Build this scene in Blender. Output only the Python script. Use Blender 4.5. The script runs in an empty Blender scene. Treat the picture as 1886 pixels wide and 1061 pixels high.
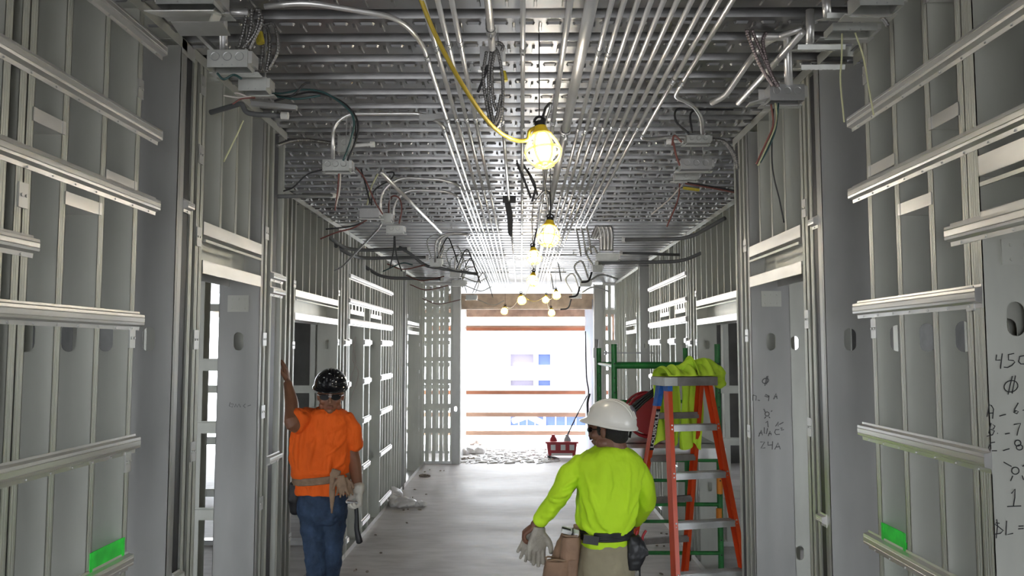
import bpy, bmesh, math, random
from mathutils import Vector, Matrix, Euler
random.seed(7)
PI = math.pi
SC = bpy.context.scene
COL = SC.collection

# ------------------------------------------------------------------ camera
FPX = 1500.0
cam_data = bpy.data.cameras.new('camera')
cam_data.sensor_width = 36.0
cam_data.lens = FPX / 1886 * 36.0
cam_data.clip_start = 0.05
cam_data.clip_end = 300
cam = bpy.data.objects.new('camera', cam_data)
COL.objects.link(cam)
PITCH = math.atan(110.5 / FPX)
YAW = math.atan(17 / FPX)
cam.location = (0, 0, 1.9)
cam.rotation_euler = (PI / 2 + PITCH, 0, YAW)
SC.camera = cam
CAMR = Euler((PI / 2 + PITCH, 0, YAW)).to_matrix()
CAMZ = 1.9

# ------------------------------------------------------------------ world, sun, exposure
world = bpy.data.worlds.new('world')
SC.world = world
world.use_nodes = True
wn = world.node_tree
wn.nodes.clear()
w_out = wn.nodes.new('ShaderNodeOutputWorld')
w_bg = wn.nodes.new('ShaderNodeBackground')
w_geo = wn.nodes.new('ShaderNodeTexCoord')
w_sep = wn.nodes.new('ShaderNodeSeparateXYZ')
w_ramp = wn.nodes.new('ShaderNodeValToRGB')
w_ramp.color_ramp.elements[0].position = 0.45
w_ramp.color_ramp.elements[0].color = (0.42, 0.42, 0.42, 1)
w_ramp.color_ramp.elements[1].position = 0.56
w_ramp.color_ramp.elements[1].color = (0.86, 0.93, 1.0, 1)
w_map = wn.nodes.new('ShaderNodeMapRange')
w_map.inputs['From Min'].default_value = -1
w_map.inputs['From Max'].default_value = 1
wn.links.new(w_geo.outputs['Generated'], w_sep.inputs[0])
wn.links.new(w_sep.outputs['Z'], w_map.inputs['Value'])
wn.links.new(w_map.outputs[0], w_ramp.inputs[0])
wn.links.new(w_ramp.outputs[0], w_bg.inputs[0])
w_bg.inputs[1].default_value = 9.0
wn.links.new(w_bg.outputs[0], w_out.inputs[0])

sun = bpy.data.lights.new('sun', 'SUN')
sun.energy = 7.0
sun.angle = math.radians(1.0)
sun.color = (1.0, 0.96, 0.9)
sun_ob = bpy.data.objects.new('sun', sun)
COL.objects.link(sun_ob)
sun_ob.rotation_euler = (math.radians(38), 0, math.radians(-22))   # high, from behind the photographer
SC.view_settings.view_transform = 'Standard'
SC.view_settings.look = 'None'
SC.view_settings.gamma = 1
SC.view_settings.use_curve_mapping = False
SC.view_settings.exposure = 0.3


# ------------------------------------------------------------------ helpers
def P(px, py, Y=None, X=None, Z=None):
    """point of the ray through a photograph pixel at world Y, X or Z"""
    d = CAMR @ Vector(((px - 943) / FPX, -(py - 530.5) / FPX, -1))
    if Y is not None:
        t = Y / d.y
    elif X is not None:
        t = X / d.x
    else:
        t = (Z - CAMZ) / d.z
    return Vector((0, 0, CAMZ)) + d * t


def principled(name, col, rough=.5, metal=0.0, nscale=0, namt=0.0, bump=0, bscale=60, bdist=.01, spec=.5, ramp=None, rvar=0.0,
               stretch=None, emit=None, estr=0, trans=0, coat=0):
    m = bpy.data.materials.new(name)
    m.use_nodes = True
    nt = m.node_tree
    b = nt.nodes['Principled BSDF']
    b.inputs['Base Color'].default_value = (*col, 1)
    b.inputs['Roughness'].default_value = rough
    b.inputs['Metallic'].default_value = metal
    b.inputs['Specular IOR Level'].default_value = spec
    if coat:
        b.inputs['Coat Weight'].default_value = coat
        b.inputs['Coat Roughness'].default_value = .08
    if emit:
        b.inputs['Emission Color'].default_value = (*emit, 1)
        b.inputs['Emission Strength'].default_value = estr
    if trans:
        b.inputs['Transmission Weight'].default_value = trans
    tc = nt.nodes.new('ShaderNodeTexCoord')
    vec = tc.outputs['Object']
    if stretch:
        mp = nt.nodes.new('ShaderNodeMapping')
        mp.inputs['Scale'].default_value = stretch
        nt.links.new(vec, mp.inputs[0])
        vec = mp.outputs[0]
    if nscale:
        n = nt.nodes.new('ShaderNodeTexNoise')
        n.inputs['Scale'].default_value = nscale
        n.inputs['Detail'].default_value = 5
        nt.links.new(vec, n.inputs['Vector'])
        mx = nt.nodes.new('ShaderNodeMix')
        mx.data_type = 'RGBA'
        a = [max(0, c * (1 - namt)) for c in col]
        c2 = [min(1, c * (1 + namt)) for c in col] if not ramp else ramp
        mx.inputs['A'].default_value = (*a, 1)
        mx.inputs['B'].default_value = (*c2, 1)
        mr = nt.nodes.new('ShaderNodeMapRange')
        mr.inputs['From Min'].default_value = .32
        mr.inputs['From Max'].default_value = .68
        nt.links.new(n.outputs['Fac'], mr.inputs['Value'])
        nt.links.new(mr.outputs[0], mx.inputs['Factor'])
        nt.links.new(mx.outputs['Result'], b.inputs['Base Color'])
        if rvar:
            r = nt.nodes.new('ShaderNodeMapRange')
            r.inputs['To Min'].default_value = max(.05, rough - rvar)
            r.inputs['To Max'].default_value = min(1, rough + rvar)
            nt.links.new(n.outputs['Fac'], r.inputs['Value'])
            nt.links.new(r.outputs[0], b.inputs['Roughness'])
    if bump:
        n2 = nt.nodes.new('ShaderNodeTexNoise')
        n2.inputs['Scale'].default_value = bscale
        n2.inputs['Detail'].default_value = 3
        nt.links.new(vec, n2.inputs['Vector'])
        bp = nt.nodes.new('ShaderNodeBump')
        bp.inputs['Strength'].default_value = bump
        bp.inputs['Distance'].default_value = bdist
        nt.links.new(n2.outputs['Fac'], bp.inputs['Height'])
        nt.links.new(bp.outputs[0], b.inputs['Normal'])
    return m


M = {}
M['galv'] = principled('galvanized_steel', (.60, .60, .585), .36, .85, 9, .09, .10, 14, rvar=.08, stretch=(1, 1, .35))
M['web'] = principled('galvanized_stud_web', (.53, .535, .485), .40, .62, 6, .10, .10, 5, rvar=.08, stretch=(1, 1, .3))
M['colm'] = principled('heavy_gauge_column_steel', (.42, .42, .405), .38, .66, 6, .10, .10, 4, rvar=.08, stretch=(1, 1, .3))
M['bar'] = principled('bright_galvanized_channel', (.68, .67, .65), .33, .85, 12, .08, .1, 25, rvar=.08, stretch=(1, .3, 1))
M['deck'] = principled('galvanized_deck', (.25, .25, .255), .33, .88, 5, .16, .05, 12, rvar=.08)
M['emt'] = principled('steel_conduit', (.72, .71, .70), .34, .74, 12, .12, .05, 30, rvar=.07, stretch=(1, .25, 1))
M['boxm'] = principled('box_steel', (.48, .49, .47), .42, .75, 14, .12, .08, 20, rvar=.08)
M['armor'] = principled('armored_cable_steel', (.20, .195, .19), .35, .8)
M['armorred'] = principled('armored_cable_reddish', (.20, .165, .165), .4, .75)
M['cast'] = principled('cast_fitting', (.42, .42, .42), .4, .8)
M['pvc'] = principled('grey_plastic_conduit', (.13, .135, .14), .5)
M['white'] = principled('white_plastic', (.72, .72, .70), .5)
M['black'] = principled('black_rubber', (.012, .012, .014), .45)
M['blackgl'] = principled('black_gloss', (.010, .010, .012), .12, coat=.6)
M['greenwire'] = principled('green_black_wire', (.02, .06, .06), .35)
M['redwire'] = principled('brown_red_wire', (.16, .05, .04), .4)
M['whitewire'] = principled('white_wire', (.55, .5, .46), .45)
M['yelwire'] = principled('pale_yellow_wire', (.46, .46, .27), .4)
M['yellow'] = principled('yellow_plastic', (.90, .62, .02), .4)
M['yelcord'] = principled('yellow_cord', (.46, .33, .03), .45)
M['yeltape'] = principled('yellow_tape', (.42, .34, .03), .5)
M['cage'] = bpy.data.materials.new('translucent_yellow_plastic')
M['cage'].use_nodes = True
_n = M['cage'].node_tree
_t = _n.nodes.new('ShaderNodeBsdfTranslucent'); _t.inputs[0].default_value = (1.0, .92, .55, 1)
_m = _n.nodes.new('ShaderNodeMixShader'); _m.inputs[0].default_value = .6
_p = _n.nodes['Principled BSDF']; _p.inputs['Base Color'].default_value = (.95, .80, .25, 1); _p.inputs['Roughness'].default_value = .4
_n.links.new(_p.outputs[0], _m.inputs[1]); _n.links.new(_t.outputs[0], _m.inputs[2]); _n.links.new(_m.outputs[0], _n.nodes['Material Output'].inputs[0])
M['bulb'] = principled('lit_bulb', (1, .96, .88), .3, emit=(1, .93, .80), estr=60)
M['orange'] = principled('orange_red_fiberglass', (.62, .065, .012), .38, 0, 5, .2, .1, 40, stretch=(1, 1, .3))
M['bluepaint'] = principled('blue_paint', (.02, .13, .48), .5, 0, 30, .2)
M['alum'] = principled('aluminium_tread', (.62, .62, .61), .35, .8, 10, .1)
M['alumdk'] = principled('dull_aluminium', (.26, .245, .235), .5, .5, 14, .2)
M['green'] = principled('green_painted_steel', (.016, .17, .035), .42, 0, 20, .25, .1, 30)
M['spray'] = principled('green_spray_paint', (.03, .75, .06), .6, 0, 12, .3)
M['wood'] = principled('lumber', (.78, .50, .36), .75, 0, 8, .25, .2, 30, stretch=(.2, 1, 1))
M['redwood'] = principled('reddish_lumber', (.72, .30, .18), .75, 0, 8, .25, .2, 30, stretch=(.2, 1, 1))
M['ply'] = principled('pale_plywood', (.55, .46, .34), .7, 0, 5, .15, .1, 20)
M['red'] = principled('red_plastic', (.33, .012, .02), .4)
M['ink'] = principled('marker_ink', (.015, .015, .016), .8)
M['inkgrey'] = principled('faded_marker_ink', (.10, .10, .10), .8)
M['beam'] = principled('fireproofed_beam', (.46, .37, .30), .9, 0, 8, .2, .3, 20)
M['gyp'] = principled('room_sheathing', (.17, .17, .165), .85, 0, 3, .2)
M['foam'] = principled('pink_blue_sheathing', (.34, .24, .27), .7, 0, 1.6, .1, ramp=(.20, .30, .40))
M['plastic'] = principled('crumpled_plastic', (.72, .70, .68), .35, 0, 9, .12, .4, 30)
M['dirt'] = principled('construction_dust', (.26, .22, .18), .95, 0, 30, .4, .6, 60)


def concrete():
    m = bpy.data.materials.new('dusty_concrete')
    m.use_nodes = True
    nt = m.node_tree
    b = nt.nodes['Principled BSDF']
    tc = nt.nodes.new('ShaderNodeTexCoord')
    mp = nt.nodes.new('ShaderNodeMapping')
    mp.inputs['Scale'].default_value = (.5, 1.5, 1)
    n1 = nt.nodes.new('ShaderNodeTexNoise')
    n1.inputs['Scale'].default_value = .9
    n1.inputs['Detail'].default_value = 9
    n1.inputs['Roughness'].default_value = .62
    n2 = nt.nodes.new('ShaderNodeTexNoise')
    n2.inputs['Scale'].default_value = 9
    n2.inputs['Detail'].default_value = 7
    r = nt.nodes.new('ShaderNodeValToRGB')
    r.color_ramp.elements[0].position = .33
    r.color_ramp.elements[0].color = (.40, .37, .35, 1)
    r.color_ramp.elements[1].position = .62
    r.color_ramp.elements[1].color = (.70, .665, .65, 1)
    mx = nt.nodes.new('ShaderNodeMix')
    mx.data_type = 'RGBA'
    mx.blend_type = 'MULTIPLY'
    mx.inputs['Factor'].default_value = .5
    r2 = nt.nodes.new('ShaderNodeValToRGB')
    r2.color_ramp.elements[0].position = .3
    r2.color_ramp.elements[0].color = (.62, .60, .58, 1)
    r2.color_ramp.elements[1].position = .6
    nt.links.new(tc.outputs['Object'], mp.inputs[0])
    nt.links.new(mp.outputs[0], n1.inputs['Vector'])
    nt.links.new(mp.outputs[0], n2.inputs['Vector'])
    nt.links.new(n1.outputs['Fac'], r.inputs[0])
    nt.links.new(n2.outputs['Fac'], r2.inputs[0])
    nt.links.new(r.outputs[0], mx.inputs['A'])
    nt.links.new(r2.outputs[0], mx.inputs['B'])
    nt.links.new(mx.outputs['Result'], b.inputs['Base Color'])
    rr = nt.nodes.new('ShaderNodeMapRange')
    rr.inputs['To Min'].default_value = .32
    rr.inputs['To Max'].default_value = .75
    nt.links.new(n1.outputs['Fac'], rr.inputs['Value'])
    nt.links.new(rr.outputs[0], b.inputs['Roughness'])
    bp = nt.nodes.new('ShaderNodeBump')
    bp.inputs['Strength'].default_value = .25
    bp.inputs['Distance'].default_value = .01
    nt.links.new(n2.outputs['Fac'], bp.inputs['Height'])
    nt.links.new(bp.outputs[0], b.inputs['Normal'])
    return m


M['concrete'] = concrete()


class MB:
    def __init__(s):
        s.v = []
        s.f = []

    def quadmesh(s, verts, faces):
        o = len(s.v)
        s.v += [Vector(v) for v in verts]
        s.f += [tuple(i + o for i in f) for f in faces]

    def box(s, x0, x1, y0, y1, z0, z1):
        if x0 > x1: x0, x1 = x1, x0
        if y0 > y1: y0, y1 = y1, y0
        if z0 > z1: z0, z1 = z1, z0
        s.quadmesh([(x0, y0, z0), (x1, y0, z0), (x1, y1, z0), (x0, y1, z0), (x0, y0, z1), (x1, y0, z1), (x1, y1, z1), (x0, y1, z1)],
                   [(0, 3, 2, 1), (4, 5, 6, 7), (0, 1, 5, 4), (1, 2, 6, 5), (2, 3, 7, 6), (3, 0, 4, 7)])

    def obox(s, c, size, rot=None):
        o = len(s.v)
        h = [q / 2 for q in size]
        s.box(-h[0], h[0], -h[1], h[1], -h[2], h[2])
        c = Vector(c)
        for i in range(o, len(s.v)):
            s.v[i] = (rot @ s.v[i] if rot else s.v[i]) + c

    def prism(s, poly, fn, t0, t1):
        """poly: 2-D outline; fn(u, v, t) -> point"""
        n = len(poly)
        vs = [fn(u, v, t0) for u, v in poly] + [fn(u, v, t1) for u, v in poly]
        fs = [tuple(range(n))[::-1], tuple(range(n, 2 * n))] + [(i, (i + 1) % n, n + (i + 1) % n, n + i) for i in range(n)]
        s.quadmesh(vs, fs)

    def tube(s, pts, r, n=8, rfn=None, cap=True, flat=None):
        pts = [Vector(p) for p in pts]
        m = len(pts)
        if m < 2: return
        up = None
        rings = []
        for i, p in enumerate(pts):
            t = (pts[min(i + 1, m - 1)] - pts[max(i - 1, 0)])
            if t.length < 1e-9: t = Vector((0, 0, 1))
            t.normalize()
            if up is None:
                up = Vector((0, 0, 1)) if abs(t.z) < .9 else Vector((1, 0, 0))
            a = up - t * up.dot(t)
            if a.length < 1e-6: a = t.orthogonal()
            a.normalize()
            up = a
            b = t.cross(a)
            rr = rfn(i) if rfn else r
            rings.append([p + (a * math.cos(2 * PI * k / n) + b * math.sin(2 * PI * k / n) * (flat or 1)) * rr for k in range(n)])
        vs = [q for ring in rings for q in ring]
        fs = []
        for i in range(m - 1):
            for k in range(n):
                fs.append((i * n + k, i * n + (k + 1) % n, (i + 1) * n + (k + 1) % n, (i + 1) * n + k))
        if cap:
            fs.append(tuple(range(n))[::-1])
            fs.append(tuple(range((m - 1) * n, m * n)))
        s.quadmesh(vs, fs)

    def build(s, name, mat, parent=None, org=None, smooth=False, label=None, kind=None):
        org = Vector(org) if org is not None else None
        if parent is not None:
            r = parent
            while r.parent: r = r.parent
            org = r.location.copy()
        elif org is None:
            xs = [v.x for v in s.v]; ys = [v.y for v in s.v]; zs = [v.z for v in s.v]
            org = Vector(((min(xs) + max(xs)) / 2, (min(ys) + max(ys)) / 2, min(zs)))
        me = bpy.data.meshes.new(name)
        me.from_pydata([tuple(v - org) for v in s.v], [], s.f)
        me.materials.append(mat)
        if smooth:
            me.polygons.foreach_set('use_smooth', [True] * len(me.polygons))
            if smooth != 'all':
                try:
                    me.set_sharp_from_angle(angle=math.radians(40))
                except Exception:
                    pass
        me.update()
        o = bpy.data.objects.new(name, me)
        COL.objects.link(o)
        if parent is not None:
            o.parent = parent
        else:
            o.location = org
        if label: o['label'] = label
        if kind: o['kind'] = kind
        return o


def tag(o, label, cat, group=None, kind=None):
    o['label'] = label
    o['category'] = cat
    if group: o['group'] = group
    if kind: o['kind'] = kind
    return o


def thing(name, label, cat, loc, group=None):
    o = bpy.data.objects.new(name, None)
    o.empty_display_size = .05
    COL.objects.link(o)
    o.location = loc
    return tag(o, label, cat, group)


def bez(pts, n=10):
    """Catmull-Rom through points"""
    pts = [Vector(p) for p in pts]
    if len(pts) < 3: return pts
    q = [pts[0] * 2 - pts[1]] + pts + [pts[-1] * 2 - pts[-2]]
    out = []
    for i in range(1, len(q) - 2):
        p0, p1, p2, p3 = q[i - 1:i + 3]
        for k in range(n):
            t = k / n
            out.append(.5 * ((2 * p1) + (p2 - p0) * t + (2 * p0 - 5 * p1 + 4 * p2 - p3) * t * t + (3 * p1 - p0 - 3 * p2 + p3) * t ** 3))
    out.append(pts[-1])
    return out


def fillet(pts, rad, n=6):
    """polyline with rounded corners"""
    pts = [Vector(p) for p in pts]
    out = [pts[0]]
    for i in range(1, len(pts) - 1):
        a, b, c = pts[i - 1], pts[i], pts[i + 1]
        r = min(rad, (a - b).length * .48, (c - b).length * .48)
        p0 = b + (a - b).normalized() * r
        p2 = b + (c - b).normalized() * r
        for k in range(n + 1):
            t = k / n
            out.append(p0 * (1 - t) ** 2 + b * 2 * t * (1 - t) + p2 * t * t)
    out.append(pts[-1])
    return out


# ------------------------------------------------------------------ the setting
TOP = 2.98          # underside of the deck
mb = MB(); mb.box(-6, 6, -6, 16.2, -.25, 0)
o = mb.build('floor', M['concrete'], kind='structure')


def make_deck():
    mb = MB()
    per, yb0 = .2, -6.0
    prof = []
    k = 0
    y = yb0
    while y < 16.0:
        prof += [(y, 0), (y + .125, 0), (y + .137, .02), (y + .137 + .010, .048), (y + .190, .048), (y + .2, .0)]
        y += per
    x0, x1 = -6, 6
    vs = []
    for (yy, zz) in prof:
        vs.append((x0, yy, TOP + zz)); vs.append((x1, yy, TOP + zz))
    fs = [(2 * i, 2 * i + 1, 2 * i + 3, 2 * i + 2) for i in range(len(prof) - 1)]
    mb.quadmesh(vs, fs)
    mb.box(x0, x1, yb0, 16.0, TOP + .07, TOP + .2)
    # embossments pressed into the pans
    def dash(cx, cy, lx, ly):
        n = 8
        pl = []
        r = min(lx, ly) / 2
        for k in range(n):
            a = 2 * PI * k / n + PI / n
            ox = (lx / 2 - r) * (1 if math.cos(a) > 0 else -1)
            oy = (ly / 2 - r) * (1 if math.sin(a) > 0 else -1)
            pl.append((cx + ox + r * math.cos(a), cy + oy + r * math.sin(a)))
        o_ = len(mb.v)
        for (a, b) in pl: mb.v.append(Vector((a, b, TOP)))
        for (a, b) in pl: mb.v.append(Vector((cx + (a - cx) * .80, cy + (b - cy) * .55, TOP - .008)))
        for k in range(n):
            mb.f.append((o_ + k, o_ + (k + 1) % n, o_ + n + (k + 1) % n, o_ + n + k))
        mb.f.append(tuple(range(o_ + n, o_ + 2 * n)))
    yy = yb0
    row = 0
    while yy < 7:
        if yy > 1.2:
            off = .02 * (row % 2)
            for i in range(-20, 21):
                cx = i * .089 + off
                dash(cx, yy + .04, .054, .022)
                dash(cx + .045, yy + .075, .012, .075)
        yy += per
        row += 1
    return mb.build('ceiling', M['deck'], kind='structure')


make_deck()
# outer walls of the side rooms (sheathed), back partitions and rear wall behind the photographer
mb = MB()
mb.box(-6.1, -6, -6, -1.2, 0, TOP); mb.box(-6.1, -6, 1.5, 13.7, 0, TOP); mb.box(-6.1, -6, -1.2, 1.5, 0, .8); mb.box(-6.1, -6, -1.2, 1.5, 2.4, TOP)
mb.build('wall_left', M['gyp'], kind='structure')
mb = MB()
mb.box(6, 6.1, -6, -1.2, 0, TOP); mb.box(6, 6.1, 1.5, 13.7, 0, TOP); mb.box(6, 6.1, -1.2, 1.5, 0, .8); mb.box(6, 6.1, -1.2, 1.5, 2.4, TOP)
mb.build('wall_right', M['gyp'], kind='structure')
mb = MB(); mb.box(-6, -5.5, 13.7, 13.8, 0, TOP); mb.box(-4.5, -2.15, 13.7, 13.8, 0, TOP)
mb.build('wall_far_left', M['gyp'], kind='structure')
mb = MB(); mb.box(2.0, 4.5, 13.7, 13.8, 0, TOP); mb.box(5.5, 6, 13.7, 13.8, 0, TOP)
mb.build('wall_far_right', M['gyp'], kind='structure')
mb = MB(); mb.box(-6, -2.4, -6.1, -6, 0, TOP); mb.box(2.4, 6, -6.1, -6, 0, TOP); mb.box(-2.4, 2.4, -6.1, -6, 2.6, TOP)
mb.build('wall_rear', M['gyp'], kind='structure')

# ------------------------------------------------------------------ steel framing
_cache = {}


def _plate_with_holes(mb, w, z0, z1, holes, fn, t=.002, hw=.044, hh=.082):
    """flat plate u in 0..w, v in z0..z1 with stadium holes at its middle"""
    hs = [h for h in holes if z0 + .06 < h < z1 - .06]
    if not hs:
        mb.prism([(0, z0), (w, z0), (w, z1), (0, z1)], fn, 0, t)
        return
    hc_ = .073 if w > .25 else w / 2
    a, b = hc_ - hw / 2, hc_ + hw / 2
    mb.prism([(0, z0), (a, z0), (a, z1), (0, z1)], fn, 0, t)
    mb.prism([(b, z0), (w, z0), (w, z1), (b, z1)], fn, 0, t)
    r = hw / 2
    zs = z0
    lower = None
    segs = []
    for h in hs + [None]:
        poly = []
        if lower is None:
            poly += [(a, z0), (b, z0)]
        else:
            zc = lower + hh / 2 - r
            for k in range(9):
                an = PI - PI * k / 8
                poly.append((hc_ + r * math.cos(an), zc + r * math.sin(an)))
        if h is None:
            poly += [(b, z1), (a, z1)]
        else:
            zc = h - hh / 2 + r
            for k in range(9):
                an = -PI * k / 8
                poly.append((hc_ + r * math.cos(an), zc + r * math.sin(an)))
        segs.append(poly)
        lower = h
    for poly in segs:
        # strips instead of an n-gon so that the curved ends stay clean
        mb.prism(poly, fn, 0, t)


def stud_mesh(side, dep, z0, z1, fl=.03, holes=(), rev=False, mat='web'):
    key = ('stud', side, dep, round(z0, 3), round(z1, 3), fl, tuple(holes), rev, mat)
    if key in _cache: return _cache[key]
    mb = MB()
    s = side
    _plate_with_holes(mb, dep, z0, z1, holes, lambda u, v, t: (s * u, t, v))
    yd = -1 if rev else 1
    mb.box(0, s * .002, 0, yd * fl, z0, z1)
    mb.box(0, s * .011, yd * (fl - .002), yd * fl, z0, z1)
    mb.box(s * .0018, s * -.0006, yd * .009, yd * .011, z0, z1)
    mb.box(s * .0018, s * -.0006, yd * .018, yd * .020, z0, z1)
    mb.box(s * dep, s * (dep - .002), 0, yd * fl, z0, z1)
    mb.box(s * dep, s * (dep - .011), yd * (fl - .002), yd * fl, z0, z1)
    me = bpy.data.meshes.new('stud')
    me.from_pydata([tuple(v) for v in mb.v], [], mb.f)
    me.materials.append(M[mat])
    _cache[key] = me
    return me


HOLES = (.70, 1.93)


class Frame:
    def __init__(s, label, side, X, dep, ya, yb, name='stud_wall_frame', cat='wall framing', group=None):
        s.side, s.X, s.dep = side, X, dep
        s.root = thing(name, label, cat, (side * X, (ya + yb) / 2, 0), group)
        s.loc = Vector(s.root.location)

    def stud(s, Y, z0=.0, z1=TOP - .03, holes=HOLES, rev=False, dep=None, fl=.03, setback=0, name='stud', mat='web'):
        me = stud_mesh(s.side, dep or s.dep, z0, z1, fl, holes, rev, mat)
        o = bpy.data.objects.new(name, me)
        COL.objects.link(o)
        o.parent = s.root
        o.location = Vector((s.side * (s.X + setback), Y, 0)) - s.loc
        return o

    def bar(s, z, ya, yb, h=.040, name='furring_channel'):
        """hat channel fixed across the stud faces: lipped profile, ribs, screws"""
        mb = MB()
        x = s.X
        sd = s.side
        f = lambda u, v, t: (sd * (x - u), t, z + v)
        h2 = h / 2
        prof = [(0, -h2 - .011), (.002, -h2 - .011), (.003, -h2), (.018, -h2 + .005), (.019, -h2 + .011), (.0175, -h2 + .0125), (.019, -h2 + .014),
                (.019, h2 - .014), (.0175, h2 - .0125), (.019, h2 - .011), (.018, h2 - .004), (.003, h2), (.002, h2 + .006), (0, h2 + .006)]
        inner = [(0, -h2 - .012)]
        mb.prism(prof, f, ya, yb)
        o = mb.build(name, M['bar'], s.root)
        sc = MB()
        n = max(1, int((yb - ya) / .1))
        for k in range(n):
            yy = ya + (k + .5) * (yb - ya) / n
            c = Vector((sd * (x - .003), yy, z - h2 - .006))
            sc.tube([c, c + Vector((-sd * .004, 0, 0))], .0028, 6)
        sc.build('screws', M['alum'], o)
        return o

    def rail(s, z, ya, yb, h=.055, up=True, name='track', mat='bar', dep=None):
        """U track lying along the wall with its web level"""
        mb = MB()
        sd, x = s.side, s.X
        dep = dep or s.dep
        zz = z - h / 2 if up else z + h / 2
        mb.box(sd * (x - .003), sd * (x + dep + .003), ya, yb, zz - .001, zz + .001)
        mb.box(sd * (x - .003), sd * (x - .001), ya, yb, z - h / 2, z + h / 2)
        mb.box(sd * (x + dep), sd * (x + dep + .002), ya, yb, z - h / 2, z + h / 2)
        return mb.build(name, M[mat], s.root)

    def header(s, zl, zh, ya, yb, n=3, top=TOP - .03):
        s.rail(zl, ya, yb, .048, False, 'header_track')
        s.rail(zh, ya, yb, .048, True, 'header_track')
        mb = MB()
        sd, x = s.side, s.X
        mb.box(sd * (x - .008), sd * (x - .003), ya + .01, yb - .01, zh - .052, zh - .042)
        mb.box(sd * (x + s.dep * .55), sd * (x + s.dep * .55 + .003), ya, yb, zl, zh)
        mb.build('header_panel', M['web'], s.root)
        for k in range(n):
            yy = ya + (k + 1) * (yb - ya) / (n + 1) - .01
            s.stud(yy, zh + .01, top, (), name='cripple_stud', fl=.022)

    def clip(s, Y, z, w=.05, h=.055):
        mb = MB()
        sd, x = s.side, s.X
        mb.box(sd * (x - .0045), sd * (x - .001), Y - w / 2, Y + w / 2, z - h / 2, z + h / 2)
        for dy in (-.25, .25):
            c = Vector((sd * (x - .004), Y + dy * w, z))
            mb.tube([c, c + Vector((-sd * .004, 0, 0))], .004, 6)
        return mb.build('clip_plate', M['galv'], s.root)

    def block(s, z, ya, yb, h=.034, mat='bar'):
        mb = MB()
        sd, x = s.side, s.X
        mb.box(sd * (x - .002), sd * (x + .001), ya, yb, z - h / 2, z + h / 2)
        mb.box(sd * x, sd * (x + s.dep * .9), ya, yb, z - h / 2, z - h / 2 + .002)
        mb.box(sd * (x - .0035), sd * (x - .001), ya - .012, ya + .002, z - h / 2, z + h / 2)
        mb.box(sd * (x - .0035), sd * (x - .001), yb - .002, yb + .012, z - h / 2, z + h / 2)
        return mb.build('blocking', M[mat], s.root)

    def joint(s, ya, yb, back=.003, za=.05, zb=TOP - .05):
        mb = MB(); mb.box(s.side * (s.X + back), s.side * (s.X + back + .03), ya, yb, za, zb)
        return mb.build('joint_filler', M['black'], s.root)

    def ends(s, ya, yb):
        s.rail(TOP - .02, ya, yb, .036, False, 'top_track', 'web')
        s.rail(.025, ya, yb, .05, True, 'bottom_track')

    def plate(s, Y, z, xoff, w=.095, h=.075):
        """riveted plate on the web that faces the camera"""
        mb = MB()
        sd = s.side
        xa, xb = sd * (s.X + xoff), sd * (s.X + xoff + w)
        mb.box(xa, xb, Y - .004, Y - .0005, z - h / 2, z + h / 2)
        for i in (.2, .5, .8):
            for j in (-.28, .28):
                c = Vector((xa + (xb - xa) * i, Y - .003, z + j * h))
                mb.tube([c, c + Vector((0, -.004, 0))], .005, 8)
        return mb.build('riveted_plate', M['web'], s.root)


def z_(s_): return CAMZ + s_


# ---- left, near wall: X 1.18
LX, LD = 1.18, .14
F = Frame('left stud wall section nearest the camera, crossed by long horizontal furring channels', -1, LX, LD, .9, 2.5)
for Y in (.95, 1.12, 1.30, 1.48, 1.66): F.stud(Y)
for Y in (1.80, 1.862, 1.895, 2.046, 2.24, 2.44): F.stud(Y)
F.ends(.9, 2.79)
for zz, ya, yb in ((.974, .9, 2.60), (.686, .9, 2.585), (.457, .9, 2.585), (.085, .9, 2.50), (-.287, .9, 2.50), (-.632, .9, 2.48)):
    F.bar(z_(zz), ya, yb)
F.bar(z_(.246), .9, 1.94, .038)
F.bar(2.0 - 1.25, .9, 2.5)
F.block(z_(.565), 1.93, 2.045)
F.block(z_(.49), 2.28, 2.44)
F.block(z_(.388), 2.08, 2.24)
F.block(z_(-.59), 2.27, 2.44, .06, 'spray')
for Y, z in ((2.455, z_(.80)), (1.90, z_(.98)), (2.455, z_(-.34)), (1.89, z_(.36)), (2.455, z_(.03))): F.clip(Y, z, .035, .06)

# left column and first doorway
F = Frame('tall plain galvanized column stud with one slot, left side beside the first doorway', -1, LX, LD, 2.7, 2.9, name='column_stud', cat='steel column')
F.stud(2.75, fl=.05, dep=.165, mat='colm')
F.rail(TOP - .03, 2.75, 2.86, .05, False, 'top_track')
F = Frame('framing of the first doorway on the left, headed by a double track', -1, LX, LD, 2.86, 4.0, name='doorway_frame', cat='door framing')
for Y in (2.86, 2.915, 2.95): F.stud(Y, fl=.03)
F.stud(3.66, dep=.185, fl=.035, mat='colm')
for Y in (3.72, 3.80): F.stud(Y)
F.stud(3.97, fl=.03)
F.ends(2.86, 4.02)
F.header(z_(.300), z_(.445), 2.985, 3.66, 3)
for z in (z_(.97), z_(.71), z_(.405), z_(.03), z_(-.37), z_(-1.0)):
    F.clip(2.94, z, .04, .07)
for z in (z_(.53), z_(.04), z_(-.29), z_(-.7), z_(-1.1)):
    F.clip(3.73, z, .05, .06)
for z in (z_(.34), z_(.27), z_(-.52)):
    F.bar(z, 3.80, 4.0, .03, 'bridging')
for z in (z_(.50), z_(-.78)): F.bar(z, 2.80, 2.86, .03, 'bridging')
F.plate(3.66, z_(.20), .05)
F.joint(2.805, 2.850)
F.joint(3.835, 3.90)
LD1 = F

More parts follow.
